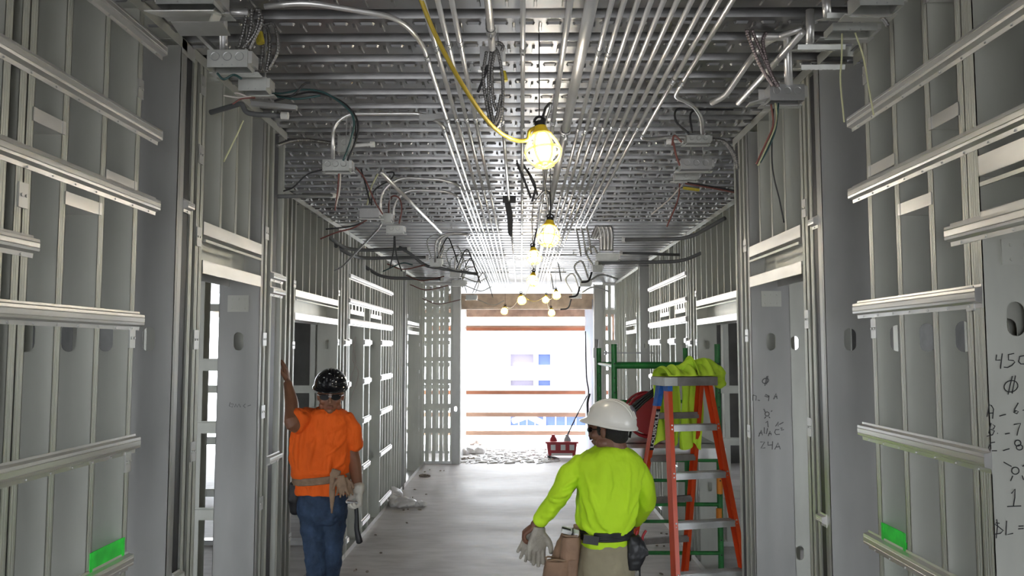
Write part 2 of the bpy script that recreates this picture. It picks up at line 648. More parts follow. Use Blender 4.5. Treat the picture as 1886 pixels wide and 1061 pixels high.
# ---- right, near wall: X 1.10
RX, RD = 1.10, .13
F = Frame('right stud wall section nearest the camera, crossed by long horizontal furring channels', 1, RX, RD, .9, 2.6)
for Y in (1.965, 1.995, 2.16, 2.354, 2.54): F.stud(Y)
F.ends(.9, 2.96)
for zz, ya, yb in ((.746, .9, 2.67), (.508, .9, 2.68), (.1265, 1.95, 2.67), (-.263, 1.94, 2.66), (-.60, 1.94, 2.64)):
    F.bar(z_(zz), ya, yb)
F.bar(2.0 - 1.25, 1.94, 2.6)
F.block(z_(.60), 2.03, 2.155)
F.block(z_(.555), 2.385, 2.54)
F.block(z_(.40), 2.18, 2.35)
F.block(z_(-.56), 2.40, 2.53, .06, 'spray')
F.block(z_(.95), 2.03, 2.155)
for Y, z in ((2.55, z_(.87)), (2.55, z_(.06)), (2.0, z_(.12)), (2.0, z_(.95))): F.clip(Y, z, .035, .06)
F = Frame('doorway framing at the right edge whose wide stud carries 450 and other marker notes', 1, RX, .26, .9, 1.95, name='doorway_frame', cat='door framing')
F.stud(1.945, fl=.02, dep=.26, holes=(1.969,))
RD0 = F
F.header(z_(.30), z_(.435), .9, 1.94, 3)
F.stud(.95)
F.bar(z_(.29), .9, 2.08, .042, 'furring_channel')
F.plate(1.945, 1.9 + .228, .045, .11, .06)
F = Frame('tall plain galvanized column stud with one slot, right side beside the first doorway', 1, RX, RD, 2.9, 3.0, name='column_stud', cat='steel column')
F.stud(2.96, fl=.05, dep=.175, mat='colm')
F = Frame('framing of the first doorway on the right, its far stud marked 24A', 1, RX, RD, 3.05, 4.15, name='doorway_frame', cat='door framing')
for Y in (3.06, 3.11, 3.15): F.stud(Y, fl=.03)
F.stud(3.91, dep=.185, fl=.035, mat='colm')
for Y in (3.98, 4.05): F.stud(Y)
F.stud(4.14)
F.ends(3.02, 4.17)
F.header(z_(.315), z_(.46), 3.19, 3.91, 3)
for z in (z_(.54), z_(.11), z_(-.30), z_(-.9)): F.clip(3.14, z, .04, .07)
for z in (z_(.50), z_(.06), z_(-.4)): F.clip(3.98, z, .05, .06)
for z in (z_(.47), z_(-.62)): F.bar(z, 3.0, 3.06, .03, 'bridging')
F.plate(3.91, z_(.235), .05)
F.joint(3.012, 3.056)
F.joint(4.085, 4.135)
RD1 = F

# ---- far walls
FLX, FRX = 1.6, 1.55


def door_section(side, X, ya, yb, zl, zh, dep, label, near=(), far=()):
    F = Frame(label, side, X, dep, ya, yb, name='doorway_frame', cat='door framing')
    for Y in near: F.stud(Y, fl=.035)
    for Y in far: F.stud(Y, fl=.035)
    F.ends(min(near), max(far) + .04)
    a, b = max(near) + .035, min(far)
    F.header(z_(zl), z_(zh), a, b, max(3, int((b - a) / .21)))
    for z in (z_(.45), z_(.02), z_(-.4), z_(-.8), z_(-1.3)):
        F.clip(max(near) + .01, z, .06, .05)
        F.clip(min(far) + .03, z + .03, .06, .05)
    for z in (.55, 1.25, 1.95):
        F.bar(z, max(far) - .12, max(far) + .04, .04, 'bridging')
    return F


def window_section(side, X, ya, opens, yb, label, zz):
    F = Frame(label, side, X, .17, ya, yb)
    ys = [ya]
    for a, b in opens:
        ys += [a - .06, a - .03, b, b + .03]
    y = opens[-1][1] + .16
    while y < yb - .05:
        ys.append(y); y += .2
    ys.append(yb - .03)
    for Y in ys: F.stud(Y, fl=.03)
    F.ends(ya, yb)
    F.bar(z_(zz[0]), ya, yb)
    F.bar(z_(zz[1]), ya, yb)
    F.bar(z_(zz[2]), ya, yb, .05)
    for z in zz[3:]:
        for a, b in zip([ya] + [q[1] for q in opens], [q[0] for q in opens] + [yb]):
            F.bar(z_(z), a - .005, b + .005, .05)
    for a, b in opens:
        F.rail(z_(zz[1] - .10), a, b, .04, False, 'header_track')
        n = 4
        for k in range(n):
            F.stud(a + (k + .5) * (b - a) / n, z_(zz[1] + .03), TOP - .03, (), name='cripple_stud', fl=.03)
            mb = MB(); yy = a + (k + .3) * (b - a) / n
            mb.box(side * (X - .002), side * (X + .001), yy, yy + .06, z_(zz[1] - .085), z_(zz[1] - .03))
            mb.build('web_tab', M['bar'], F.root)
    return F


door_section(-1, FLX, 5.4, 7.5, .225, .39, .175, 'framing of the second doorway on the left, behind the man in orange', (5.25, 5.50, 5.60, 5.70), (7.08, 7.2, 7.32, 7.46))
door_section(1, FRX, 5.3, 7.6, .225, .39, .17, 'framing of the second doorway on the right, behind the stepladder', (4.9, 5.15, 5.40), (7.2, 7.32, 7.45, 7.55))
window_section(-1, FLX, 7.52, ((7.60, 8.26), (8.63, 9.28)), 10.05, 'left stud wall section with two narrow openings side by side', (.67, .44, .246, .058, -.336, -.73, -1.2, -1.75))
window_section(1, FRX, 7.62, ((7.70, 8.20), (8.55, 9.08)), 9.85, 'right stud wall section with two narrow openings side by side', (.70, .46, .27, .07, -.336, -.73, -1.2, -1.75))
F = Frame('dark full height column stud on the left between two framed bays', -1, FLX - .02, .17, 11.0, 11.2, name='column_stud', cat='steel column')
F.stud(11.1, fl=.05, mat='colm')
F = Frame('dark full height column stud on the right between two framed bays', 1, FRX - .02, .14, 10.4, 10.6, name='column_stud', cat='steel column')
F.stud(10.5, fl=.05, mat='colm')
door_section(-1, FLX, 11.2, 12.9, .225, .36, .17, 'framing of the third doorway on the left, towards the bright end', (11.25, 11.42), (12.75, 12.9, 13.2, 13.5))
door_section(1, FRX, 10.8, 12.2, .225, .36, .17, 'framing of the third doorway on the right, towards the bright end', (10.75, 10.95), (12.05, 12.2, 12.5, 12.9, 13.3))
F = Frame('short left infill of closely spaced studs beside the dark column', -1, FLX, .16, 10.1, 11.05)
for Y in (10.15, 10.35, 10.55, 10.75, 10.93): F.stud(Y)
F.ends(10.08, 11.08)


def cross_frame(label, Y, x0, x1, xs, zs, name='cross_partition_frame', faces=.05):
    """studs and horizontal bars of a partition that faces down the corridor"""
    r = thing(name, label, 'wall framing', ((x0 + x1) / 2, Y, 0))
    for x in xs:
        mb = MB()
        mb.box(x - faces / 2, x + faces / 2, Y, Y + .002, .04, TOP - .04)
        mb.box(x - faces / 2, x - faces / 2 + .002, Y, Y + .1, .04, TOP - .04)
        mb.box(x - faces / 2, x + faces / 2, Y + .098, Y + .1, .04, TOP - .04)
        mb.build('stud', M['web'], r)
    for z in zs:
        mb = MB(); mb.box(x0, x1, Y - .018, Y - .001, z - .025, z + .025)
        mb.box(x0, x1, Y - .002, Y, z - .04, z + .035)
        mb.build('furring_channel', M['web'], r)
    mb = MB(); mb.box(x0, x1, Y - .003, Y + .105, 0.0, .045); mb.build('bottom_track', M['galv'], r)
    mb = MB(); mb.box(x0, x1, Y - .003, Y + .105, TOP - .045, TOP - .002); mb.build('top_track', M['galv'], r)
    return r


cross_frame('open stud grid on the left at the corridor end with daylight between its bars', 13.55, -1.60, -1.13, (-1.56, -1.45, -1.33, -1.24, -1.15), (.55, .95, 1.35, 1.72, 2.1, 2.45, 2.62))
cross_frame('open stud grid on the right at the corridor end behind the green scaffold', 13.55, 1.36, 1.9, (1.38, 1.47, 1.58, 1.72), (.5, 1.0, 1.5, 2.0, 2.5))
cross_frame('second stud grid beyond the left grid, closer to the slab edge', 14.9, -2.6, -1.3, (-2.5, -2.25, -2.0, -1.83, -1.68, -1.55, -1.38), (.4, .8, 1.2, 1.6, 2.0, 2.4, 2.8), faces=.085)
cross_frame('bare partition frame inside the room behind the first left doorway', 5.0, -5.6, -1.75, (-1.78, -1.98, -2.3, -2.7, -3.1, -3.5, -3.9, -4.6, -5.3), (.45, .9, 1.42, 1.80, 2.4))
cross_frame('bare partition frame inside the room behind the first right doorway', 5.0, 1.72, 5.6, (1.75, 1.9, 2.2, 2.6, 3.0, 3.4, 3.9, 4.6, 5.3), (.45, .9, 1.42, 1.80, 2.4))
cross_frame('bare partition frame inside the room behind the second left doorway', 8.0, -5.6, -1.85, (-1.9, -2.05, -2.4, -2.8, -3.2, -3.7, -4.4, -5.2), (.5, 1.0, 1.5, 2.3))
cross_frame('bare partition frame inside the room behind the second right doorway', 8.0, 1.8, 5.6, (1.85, 2.0, 2.4, 2.8, 3.2, 3.7, 4.4, 5.2), (.5, 1.0, 1.5, 2.3))

# end pillars beside the opening
for sd, xa, xb, lab in ((-1, 1.02, 1.14, 'grey steel pillar framing the left edge of the bright end opening'), (1, 1.22, 1.36, 'grey steel pillar right of the bright end opening beside the sheathing')):
    F = Frame(lab, sd, xa, xb - xa, 13.5, 13.6, name='end_pillar', cat='steel column')
    F.stud(13.5, fl=.1, holes=(.9,), mat='colm')
    mb = MB(); mb.box(sd * (xa - .02), sd * (xa - .002), 13.52, 13.62, 0, TOP - .02); mb.build('edge_strip', M['bar'], F.root)
mb = MB(); mb.box(1.20, 1.215, 13.6, 15.4, 0.0, 2.72)
tag(mb.build('sheathing_board', M['foam']), 'pinkish and blue tinted sheathing board along the right of the end opening', 'board')
mb = MB(); mb.box(-1.05, -1.035, 13.62, 15.4, 0.0, 2.72)
tag(mb.build('sheathing_board', M['galv']), 'narrow metal sheathing board along the left of the end opening', 'board')

# ------------------------------------------------------------------ the open end and outdoors
def lumber(x0, x1, y, z0, z1, mat, label, t=.04):
    mb = MB(); mb.box(x0, x1, y, y + t, z0, z1)
    return tag(mb.build('guard_rail', M[mat]), label, 'guard rail', 'wooden guard rails across the open end')


r = thing('edge_beam', 'brownish spray coated steel beam above the open end of the corridor', 'beam', (0, 13.9, 2.56))
mb = MB(); mb.box(-1.25, 1.25, 13.84, 13.96, 2.60, 2.78); mb.build('web_plate', M['beam'], r)
mb = MB(); mb.box(-1.25, 1.25, 13.8, 14.0, 2.78, 2.82); mb.box(-1.25, 1.25, 13.8, 14.0, 2.56, 2.60); mb.build('flanges', M['beam'], r)
r = thing('slab_edge_beam', 'pale ragged beam at the slab edge above the guard rails', 'beam', (0, 15.8, 2.5))
mb = MB(); mb.box(-6, 6, 15.75, 15.95, 2.50, 2.64); mb.build('web_plate', M['beam'], r)
mb = MB(); mb.box(-6, 6, 15.65, 16.0, 2.64, 2.68); mb.build('top_flange', M['galv'], r)
lumber(-1.7, 1.7, 15.5, 2.225, 2.33, 'redwood', 'reddish timber beam spanning high across the open end')
lumber(-1.7, 1.7, 15.46, 2.29, 2.32, 'wood', 'thin pale batten on the high reddish timber')
for z, lab, m_ in ((1.06, 'topmost of the three low wooden guard rails across the opening', 'redwood'), (.645, 'middle one of the three low wooden guard rails across the opening', 'wood'), (.30, 'lowest of the three low wooden guard rails across the opening', 'wood')):
    lumber(-1.9, 1.9, 15.5, z - .04, z + .04, m_, lab)
for x in (-1.75, 1.72):
    mb = MB(); mb.box(x, x + .04, 15.45, 15.5, 0, 2.5)
    tag(mb.build('guard_post', M['wood']), 'upright timber post holding the guard rails at the %s' % ('left' if x < 0 else 'right'), 'post')

M['facade'] = principled('white_facade', (.86, .87, .89), .8)
M['blueglass'] = principled('blue_tinted_glazing', (.028, .05, .15), .4)
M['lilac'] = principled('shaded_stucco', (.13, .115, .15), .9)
ground = MB(); ground.box(-80, 80, 16.3, 120, -8.3, -8)
ground.build('ground', principled('pale_ground', (.72, .70, .66), .9), kind='structure')
r = thing('white_building', 'white stucco building across the street with blue windows', 'building', (0, 46, -8))
BY = 46
def bp(px, py): return P(px, py, Y=BY)
mb = MB(); mb.box(-25, 25, BY + .6, BY + 10, -8, 22); mb.build('wall', M['facade'], r)
# front skin with openings
wins = [(940, 983, 652, 675, 'lilac'), (991, 1014, 651, 672, 'blueglass'), (940, 983, 700, 711, 'lilac'), (991, 1014, 699, 711, 'blueglass'),
        (940, 1001, 761, 785, 'blueglass'), (1005, 1080, 761, 785, 'blueglass')]
rects = []
for a, b, c, d, m_ in wins:
    p, q = bp(a, c), bp(b, d)
    rects.append((p.x, q.x, q.z, p.z, m_))
rows = [(rects[4][2], rects[4][3], [rects[4], rects[5]]), (rects[2][2], rects[2][3], [rects[2], rects[3]]), (rects[0][2], rects[0][3], [rects[0], rects[1]])]
mb = MB()
zc = -8
for za, zb, rs in rows:
    mb.box(-25, 25, BY, BY + .6, zc, za)
    xc = -25
    for q in rs:
        mb.box(xc, q[0], BY, BY + .6, za, zb); xc = q[1]
    mb.box(xc, 25, BY, BY + .6, za, zb)
    zc = zb
mb.box(-25, 25, BY, BY + .6, zc, 22)
mb.build('facade_skin', M['facade'], r)
for q in rects:
    mb = MB(); mb.box(q[0], q[1], BY + .35, BY + .42, q[2], q[3]); w = mb.build('window', M[q[4]], r)
    if q[4] == 'blueglass':
        n = 3 if q[1] - q[0] > 1.2 else 0
        for k in range(1, n + 1):
            m2 = MB(); xx = q[0] + (q[1] - q[0]) * k / (n + 1); m2.box(xx - .03, xx + .03, BY + .28, BY + .36, q[2], q[3])
            m2.build('mullion', M['facade'], w)
for px0, px1, py in ((945, 998, 772),):
    p, q = bp(px0, py - 4), bp(px1, py + 4)
    mb = MB(); mb.tube([(p.x, BY - 1.2, (p.z + q.z) / 2), ((p.x + q.x) / 2, BY - 1.5, (p.z + q.z) / 2 + .3), (q.x, BY - 1.2, (p.z + q.z) / 2 - .1)], .16, 8)
    tag(mb.build('awning', M['white']), 'white tent canopy in front of the lower blue windows', 'canopy')

# ------------------------------------------------------------------ conduits under the deck
ZP = CAMZ + 1.02
ORD = ['first', 'second', 'third', 'fourth', 'fifth', 'sixth', 'seventh', 'eighth', 'ninth', 'tenth', 'eleventh', 'twelfth', 'thirteenth', 'fourteenth', 'fifteenth']


def conduit(pts, label, group, r=.0085, coups=(), elbow=.10, mat='emt'):
    pts = [Vector(p) for p in pts]
    for p in pts: p.z = min(p.z, TOP - .02)
    root = thing('conduit', label, 'conduit', Vector(pts[0]), group)
    mb = MB(); mb.tube(fillet(pts, elbow, 7), r, 10)
    pipe = mb.build('pipe', M[mat], root, smooth='all')
    for c in coups:
        c = Vector(c)
        m2 = MB()
        for dy in (-.022, .012):
            m2.tube([c + Vector((0, dy, 0)), c + Vector((0, dy + .012, 0))], r * 1.38, 8)
        m2.tube([c + Vector((0, -.022, 0)), c + Vector((0, .024, 0))], r * 1.22, 8)
        m2.tube([c + Vector((0, -.012, -r)), c + Vector((0, -.012, -r * 2.1))], r * .35, 6)
        m2.tube([c + Vector((0, .014, -r)), c + Vector((0, .014, -r * 2.1))], r * .35, 6)
        m2.build('coupling', M['cast'], root, smooth=True)
    return root


# left bundle
GL = 'conduits of the left ceiling bundle'
def lp(i):
    return ['innermost', 'second', 'third', 'fourth'][i]
for i, x in enumerate((-.204, -.245, -.289)):
    conduit([(x, 1.2, ZP), (x, 13.7, ZP)], 'straight conduit in the left ceiling bundle, %s from the corridor middle' % ORD[i], GL,
            coups=[(x, yy, ZP) for yy in (2.66 + .02 * i, 3.56, 5.2, 7.1, 9.2)])
e1 = [P(412, 130, Y=2.5), P(412, 10, Y=2.5), P(440, -30, Y=2.52), P(500, 3, Y=2.55), P(610, 12, Y=2.60), P(730, 30, Y=2.66)]
# conduit 4: swings left over to the wall boxes
x = -.331
conduit([P(487, 12, Y=2.42), P(560, 4, Y=2.42), P(735, 32, Y=2.52), (x, 2.66, ZP), (x, 13.7, ZP)],
        'steel conduit bending left at the photo top towards the left wall boxes', GL, coups=[(x, yy, ZP) for yy in (2.80, 3.58, 5.2, 7.1, 9.2)])
x = -.361
conduit([P(613, 292, Y=3.62), P(613, 232, Y=3.62), P(640, 197, Y=3.62), P(780, 203, Y=3.62), (x, 3.66, ZP), (x, 13.7, ZP)],
        'steel conduit arching from the square box left of the bundle', GL, coups=[(x, 3.74, ZP), (x, 5.2, ZP), (x, 7.1, ZP), (x, 9.2, ZP)], elbow=.12)
x = -.39
conduit([P(700, 395, Y=5.0), P(702, 352, Y=5.0), P(735, 327, Y=5.0), P(815, 331, Y=5.0), (x, 5.05, ZP), (x, 13.7, ZP)],
        'longer of two steel conduits arching down to the twin boxes, upper one', GL, coups=[(x, 5.15, ZP), (x, 7.1, ZP), (x, 9.2, ZP)], elbow=.14)
x = -.432
conduit([P(724, 410, Y=5.35), P(726, 372, Y=5.35), P(750, 350, Y=5.35), P(820, 352, Y=5.35), (x, 5.4, ZP), (x, 13.7, ZP)],
        'shorter of two steel conduits arching down to the twin boxes, lower one', GL, coups=[(x, 5.5, ZP), (x, 7.1, ZP), (x, 9.2, ZP)], elbow=.14)
for k, (x, Y, px) in enumerate(((-.468, 7.2, 802), (-.505, 7.25, 808), (-.54, 8.6, 838), (-.575, 9.4, 845), (-.61, 10.2, 852))):
    zz = ZP
    q = P(px, 470, Y=Y)
    q.z = min(q.z, ZP - .12)
    conduit([(q.x, Y, ZP - .26), (q.x, Y, ZP - .06), (q.x + .1, Y, ZP + .0), (x - .05, Y, ZP), (x, Y + .06, ZP), (x, 13.7, ZP)],
            'conduit bending down at the left bundle outer edge, %s from the camera' % ORD[k], GL, coups=[(x, Y + .15, ZP), (x, 10.9, ZP)], elbow=.13)
# middle
GM = 'single conduits along the corridor middle'
x = .006
conduit([(x, 1.2, ZP), (x, 13.7, ZP)], 'lone steel conduit running straight down the middle of the ceiling', GM, coups=[(x, yy, ZP) for yy in (2.72, 3.72, 5.3, 7.2, 9.4)])
x = -.097
conduit([(x, 1.2, ZP), (x, 2.58, ZP), (x, 2.66, ZP - .02)], 'steel conduit ending at the box with coiled armored cable', GM, r=.012, coups=[(x, 2.56, ZP)])
conduit([(-.084, 3.45, ZP), (-.084, 5.6, ZP)], 'steel conduit starting under the coiled armored cable', GM, coups=[(-.084, 3.6, ZP)])
conduit([(-.086, 5.9, ZP), (-.086, 13.0, ZP)], 'thin steel conduit continuing behind the dark cable bundle', GM, coups=[(-.086, 7.6, ZP)])
# right bundle
GR = 'conduits of the right ceiling bundle'
x = .145
conduit([(x, 1.2, ZP), (x, 13.7, ZP)], 'steel conduit right beside the thick pipe, on its left', GR, r=.010, coups=[(x, yy, ZP) for yy in (3.62, 5.6, 7.4)])
x = .206
conduit([(x, 1.2, ZP - .012), (x, 13.7, ZP - .012)], 'thickest steel pipe, inner edge of the right ceiling bundle', GR, r=.0195, coups=[(x, yy, ZP - .012) for yy in (3.72, 6.9)])
xs = [.268, .304, .344, .383, .42, .460, .502, .543]
ends = [13.7, 13.7, 13.2, 11.0, 9.6, 6.9, 6.85, 6.8]
for i, x in enumerate(xs):
    cps = [(x, yy + .02 * (i % 2), ZP) for yy in ((2.74, 3.74, 5.4, 7.2, 9.0) if i < 2 else (3.70, 5.35, 6.4, 8.2)) if yy < ends[i] - .2]
    pts = [(x, 1.2, ZP), (x, ends[i], ZP)]
    if ends[i] < 12: pts += [(x + .03, ends[i] + .12, ZP - .03), (x + .06, ends[i] + .16, ZP - .22)]
    conduit(pts, 'steel conduit of the right ceiling bundle, %s out from the thick pipe' % ORD[i], GR, coups=cps, elbow=.08)
x = .583
conduit([(x, 1.2, ZP), (x, 3.95, ZP), P(1228, 242, Y=4.05), P(1262, 238, Y=4.05), P(1272, 258, Y=4.05)], 'steel conduit bending right into the box over the right wall, next to outermost', GR, coups=[(x, 3.05, ZP), (x, 3.85, ZP)], elbow=.1)
x = .622
conduit([(x, 1.2, ZP), (x, 3.18, ZP), P(1243, 178, Y=3.25), P(1275, 192, Y=3.35), P(1292, 215, Y=3.5), P(1294, 246, Y=3.6)], 'outermost steel conduit of the right bundle, kinking right early', GR, coups=[(x, 3.08, ZP)], elbow=.06)
# diagonal conduits
conduit([P(1310, 190, Y=3.1), P(1335, 178, Y=3.05), P(1385, 105, Y=2.9), P(1415, 52, Y=2.75), P(1478, 42, Y=2.65)], 'steel conduit running diagonally up to the boxes at the top right', None, r=.011, elbow=.05)
conduit([P(702, 318, Y=4.2), P(812, 428, Y=6.6)], 'loose steel conduit slanting between the twin boxes and the left bundle', None, r=.011)
conduit([P(1478, 60, Y=2.5), P(1360, 190, Y=3.2)], 'second diagonal steel conduit above the right doorway', None, r=.011)

# unistrut hangers above the bundles
for k, Y in enumerate((3.62, 5.3, 7.15, 9.1, 11.2)):
    for xa, xb, w in ((-.65 if Y > 7 else -.46, -.17, 'left'), (.12, .62, 'right')):
        mb = MB(); mb.box(xa, xb, Y - .015, Y + .015, ZP + .012, ZP + .034)
        mb.box(xa + .03, xa + .04, Y - .005, Y + .005, ZP + .03, TOP + .002); mb.box(xb - .04, xb - .03, Y - .005, Y + .005, ZP + .03, TOP + .002)
        tag(mb.build('strut_channel', M['cast']), 'strut carrying the %s conduit bundle, %s from the camera' % (w, ORD[k]), 'support strut', 'struts above the conduit bundles')


# ------------------------------------------------------------------ boxes, armored cable, wires
def armored(mb, pts, r=.009, pitch=.009):
    path = bez(pts, 10)
    # resample
    out = [path[0]]
    acc = 0
    L = [0]
    for a, b in zip(path, path[1:]): L.append(L[-1] + (b - a).length)
    n = max(8, min(260, int(L[-1] / (pitch / 3))))
    res = []
    j = 0
    for k in range(n + 1):
        d = L[-1] * k / n
        while j < len(L) - 2 and L[j + 1] < d: j += 1
        t = (d - L[j]) / max(1e-9, L[j + 1] - L[j])
        res.append(path[j].lerp(path[j + 1], t))
    mb.tube(res, r, 7, rfn=lambda i: r * (1.0 if i % 3 else .74))


def jbox(px, py, Y, w, h, label, dep=.05, mat='boxm', kn=3, rz=0, rx=0, ears=True, group=None):
    """steel junction box centred on a point, open below, with knock-outs in its face"""
    c = P(px, py, Y=Y)
    root = thing('junction_box', label, 'junction box', c, group)
    R = Euler((rx, 0, rz)).to_matrix()
    mb = MB()
    t = .002
    def bx(cx, cy, cz, sx, sy, sz):
        mb.obox(c + R @ Vector((cx, cy, cz)), (sx, sy, sz), R)
    bx(0, -dep / 2, 0, w, t, h); bx(0, dep / 2, 0, w, t, h)
    bx(-w / 2, 0, 0, t, dep, h); bx(w / 2, 0, 0, t, dep, h)
    bx(0, 0, h / 2, w, dep, t)
    mb.build('box_shell', M[mat], root)
    mk = MB()
    for k in range(kn):
        q = c + R @ Vector(((k - (kn - 1) / 2) * w / max(2.6, kn + .3), -dep / 2 - .001, .12 * h))
        rr = min(h * .26, w / (kn + 1) * .42)
        ring = [q + R @ Vector((rr * math.cos(a * PI / 8), -.0008, rr * math.sin(a * PI / 8))) for a in range(17)]
        mk.tube(ring, .0013, 5)
    for k in (-.12, .12):
        q = c + R @ Vector((k * w, -dep / 2 - .001, -.36 * h)); mk.tube([q, q + R @ Vector((0, -.002, 0))], .0022, 6)
    if mk.v: mk.build('knockouts', M['cast'], root)
    top = c.z + h / 2
    if top < TOP - .01:
        mr = MB(); mr.tube([(c.x + w * .3, Y + dep * .3, top - .004), (c.x + w * .3, Y + dep * .3, TOP - .001)], .0025, 6); mr.build('hanger_rod', M['cast'], root)
    if ears:
        me = MB()
        me.obox(c + R @ Vector((0, dep / 2 + .01, -h / 2 + .003)), (w * 1.25, dep * .6, .003), R)
        me.obox(c + R @ Vector((w * .55, 0, h * .1)), (.014, dep * .9, h * .7), R)
        me.build('mounting_bracket', M['galv'], root)
    return root


def wires(root, lines, mats, r=.0032, name='wires'):
    for k, (pts, m_) in enumerate(zip(lines, mats)):
        mb = MB(); mb.tube(bez(pts, 8), r, 6)
        mb.build('wire', M[m_], root, smooth='all')


def pp(lst, Y):
    out = [P(a[0], a[1], Y=(a[2] if len(a) > 2 else Y)) for a in lst]
    for p in out: p.z = min(p.z, TOP - .012)
    return out


def cables(root, lines, Y, r=.0075, mat='armor'):
    for ln in lines:
        mb = MB(); armored(mb, pp(ln, Y), r)
        mb.build('armored_cable', M[mat], root, smooth='all')


# top left cluster
b = jbox(352, 4, 2.3, .165, .05, 'large box at the top left corner above the column, wide plate below', .09)
mb = MB(); c = P(345, 18, Y=2.3); mb.obox(c + Vector((0, .0, -.012)), (.20, .12, .003), Euler((.25, 0, 0)).to_matrix()); mb.obox(c + Vector((.03, .03, -.045)), (.15, .07, .003), Euler((-.2, 0, 0)).to_matrix())
mb.build('bottom_plate', M['galv'], b)
mb = MB(); mb.obox(P(402, 20, Y=2.32), (.004, .05, .09), Euler((0, .35, 0)).to_matrix()); mb.build('side_plate', M['boxm'], b)
b = jbox(426, 115, 2.5, .125, .055, 'steel junction box at the upper left with armored cables entering its top', .07)
cables(b, [[(440, 88), (450, 50), (455, 0), (452, -40)], [(452, 88), (462, 50), (464, 0), (466, -40)], [(446, 90), (470, 60), (478, 20), (472, -30)], [(458, 92), (482, 40), (476, 0), (480, -40)]], 2.5, .0065)
wires(b, [pp([(400, 135), (412, 146), (430, 138), (445, 145)], 2.5), pp([(443, 134), (465, 155), (510, 172), (560, 165), (600, 172), (640, 200), (652, 225), (645, 262), (632, 296)], 2.9),
          pp([(448, 134), (475, 160), (520, 178), (575, 170), (625, 185), (655, 215), (658, 250), (640, 296)], 2.95),
          pp([(505, 186), (540, 175), (560, 155), (572, 152)], 2.8), pp([(440, 136), (480, 168), (540, 182), (590, 176)], 2.8)],
      ['greenwire', 'greenwire', 'black', 'black', 'greenwire'], .004)
b = jbox(470, 160, 2.62, .09, .045, 'small steel box just behind and below the upper left box', .06, kn=0)
cables(b, [[(478, 132), (484, 90), (480, 40), (474, 0)], [(490, 132), (497, 90), (492, 50), (478, 10)], [(494, 130), (512, 90), (505, 40), (485, 5), (470, -10)]], 2.62, .0065)
wires(b, [pp([(455, 178), (440, 172), (432, 172)], 2.6), pp([(470, 180), (445, 182), (428, 192)], 2.6), pp([(462, 178), (440, 180), (412, 176)], 2.6), pp([(448, 222), (438, 245), (412, 298)], 2.7)],
      ['whitewire', 'redwire', 'whitewire', 'yelwire'], .0028)
mb = MB(); mb.tube(pp([(476, 60), (480, 80)], 2.6), .014, 8); tag(mb.build('cable_tape', M['yeltape']), 'yellow tape wrapped round the armored cables at the upper left', 'tape')
conduit([P(412, 100, Y=2.5), P(411, 20, Y=2.5), P(425, -25, Y=2.5), P(460, -60, Y=2.5)], 'steel conduit rising into the ceiling from the upper left box', None, r=.013, elbow=.06)
mb = MB(); mb.obox(P(505, 195, Y=2.8), (.16, .02, .016), Euler((0, .1, 0)).to_matrix())
tag(mb.build('support_arm', M['cast']), 'thin steel arm supporting the upper left junction boxes', 'bracket')
mb = MB(); q0, q1 = P(365, 62, Y=2.6), P(398, 95, Y=2.6); mb.tube([q0, q1], .010, 4); tag(mb.build('diagonal_brace', M['galv']), 'short diagonal brace beneath the large top left box', 'brace')


def pvc(pts, label, r=.012, cap=True):
    root = thing('plastic_conduit', label, 'conduit', Vector(pts[0]))
    mb = MB(); mb.tube(fillet(pts, .15, 6), r, 10); mb.build('pipe', M['pvc'], root, smooth='all')
    if cap:
        d = (Vector(pts[-1]) - Vector(pts[-2])).normalized(); e = Vector(pts[-1])
        mb = MB(); mb.tube([e - d * .008, e + d * .018], r * 1.45, 10); mb.build('end_cap', M['white'], root, smooth=True)
    return root


pvc([Vector((-1.19, 3.05, 2.80))] + pp([(446, 190), (452, 207), (470, 211), (522, 213)], 3.0), 'grey plastic conduit stub with pale cap over the first left doorway', .010)
pvc([P(500, 362, Y=3.9), P(612, 360, Y=4.3)], 'grey plastic conduit stub poking out below the square box', .010)
pvc([P(560, 400, Y=6.5, ), P(610, 440, Y=6.8), P(640, 460, Y=7.2), P(700, 461, Y=7.4), P(752, 458, Y=7.4)], 'long grey plastic conduit bending from left wall to ceiling box, upper one', .016)
pvc([P(585, 430, Y=6.9), P(640, 468, Y=7.2), P(668, 476, Y=7.6), P(786, 474, Y=7.6)], 'long grey plastic conduit bending from left wall, lower one', .016)
pvc([P(670, 490, Y=8.5), P(705, 512, Y=8.8), P(812, 514, Y=9)], 'farther grey plastic conduit bending off the left wall', .018)
pvc([P(1335, 402, Y=6.2), P(1268, 440, Y=6.6), P(1150, 442, Y=6.8)], 'grey plastic conduit sweeping off the right wall near its doorway', .016)
pvc([P(1292, 466, Y=7.0), P(1255, 482, Y=7.2), P(1100, 484, Y=7.2)], 'grey plastic conduit below the sweeping one at the right', .016)
pvc([P(1270, 470, Y=8.0), P(1145, 466, Y=8.0)], 'short straight grey plastic conduit at the right wall', .014)
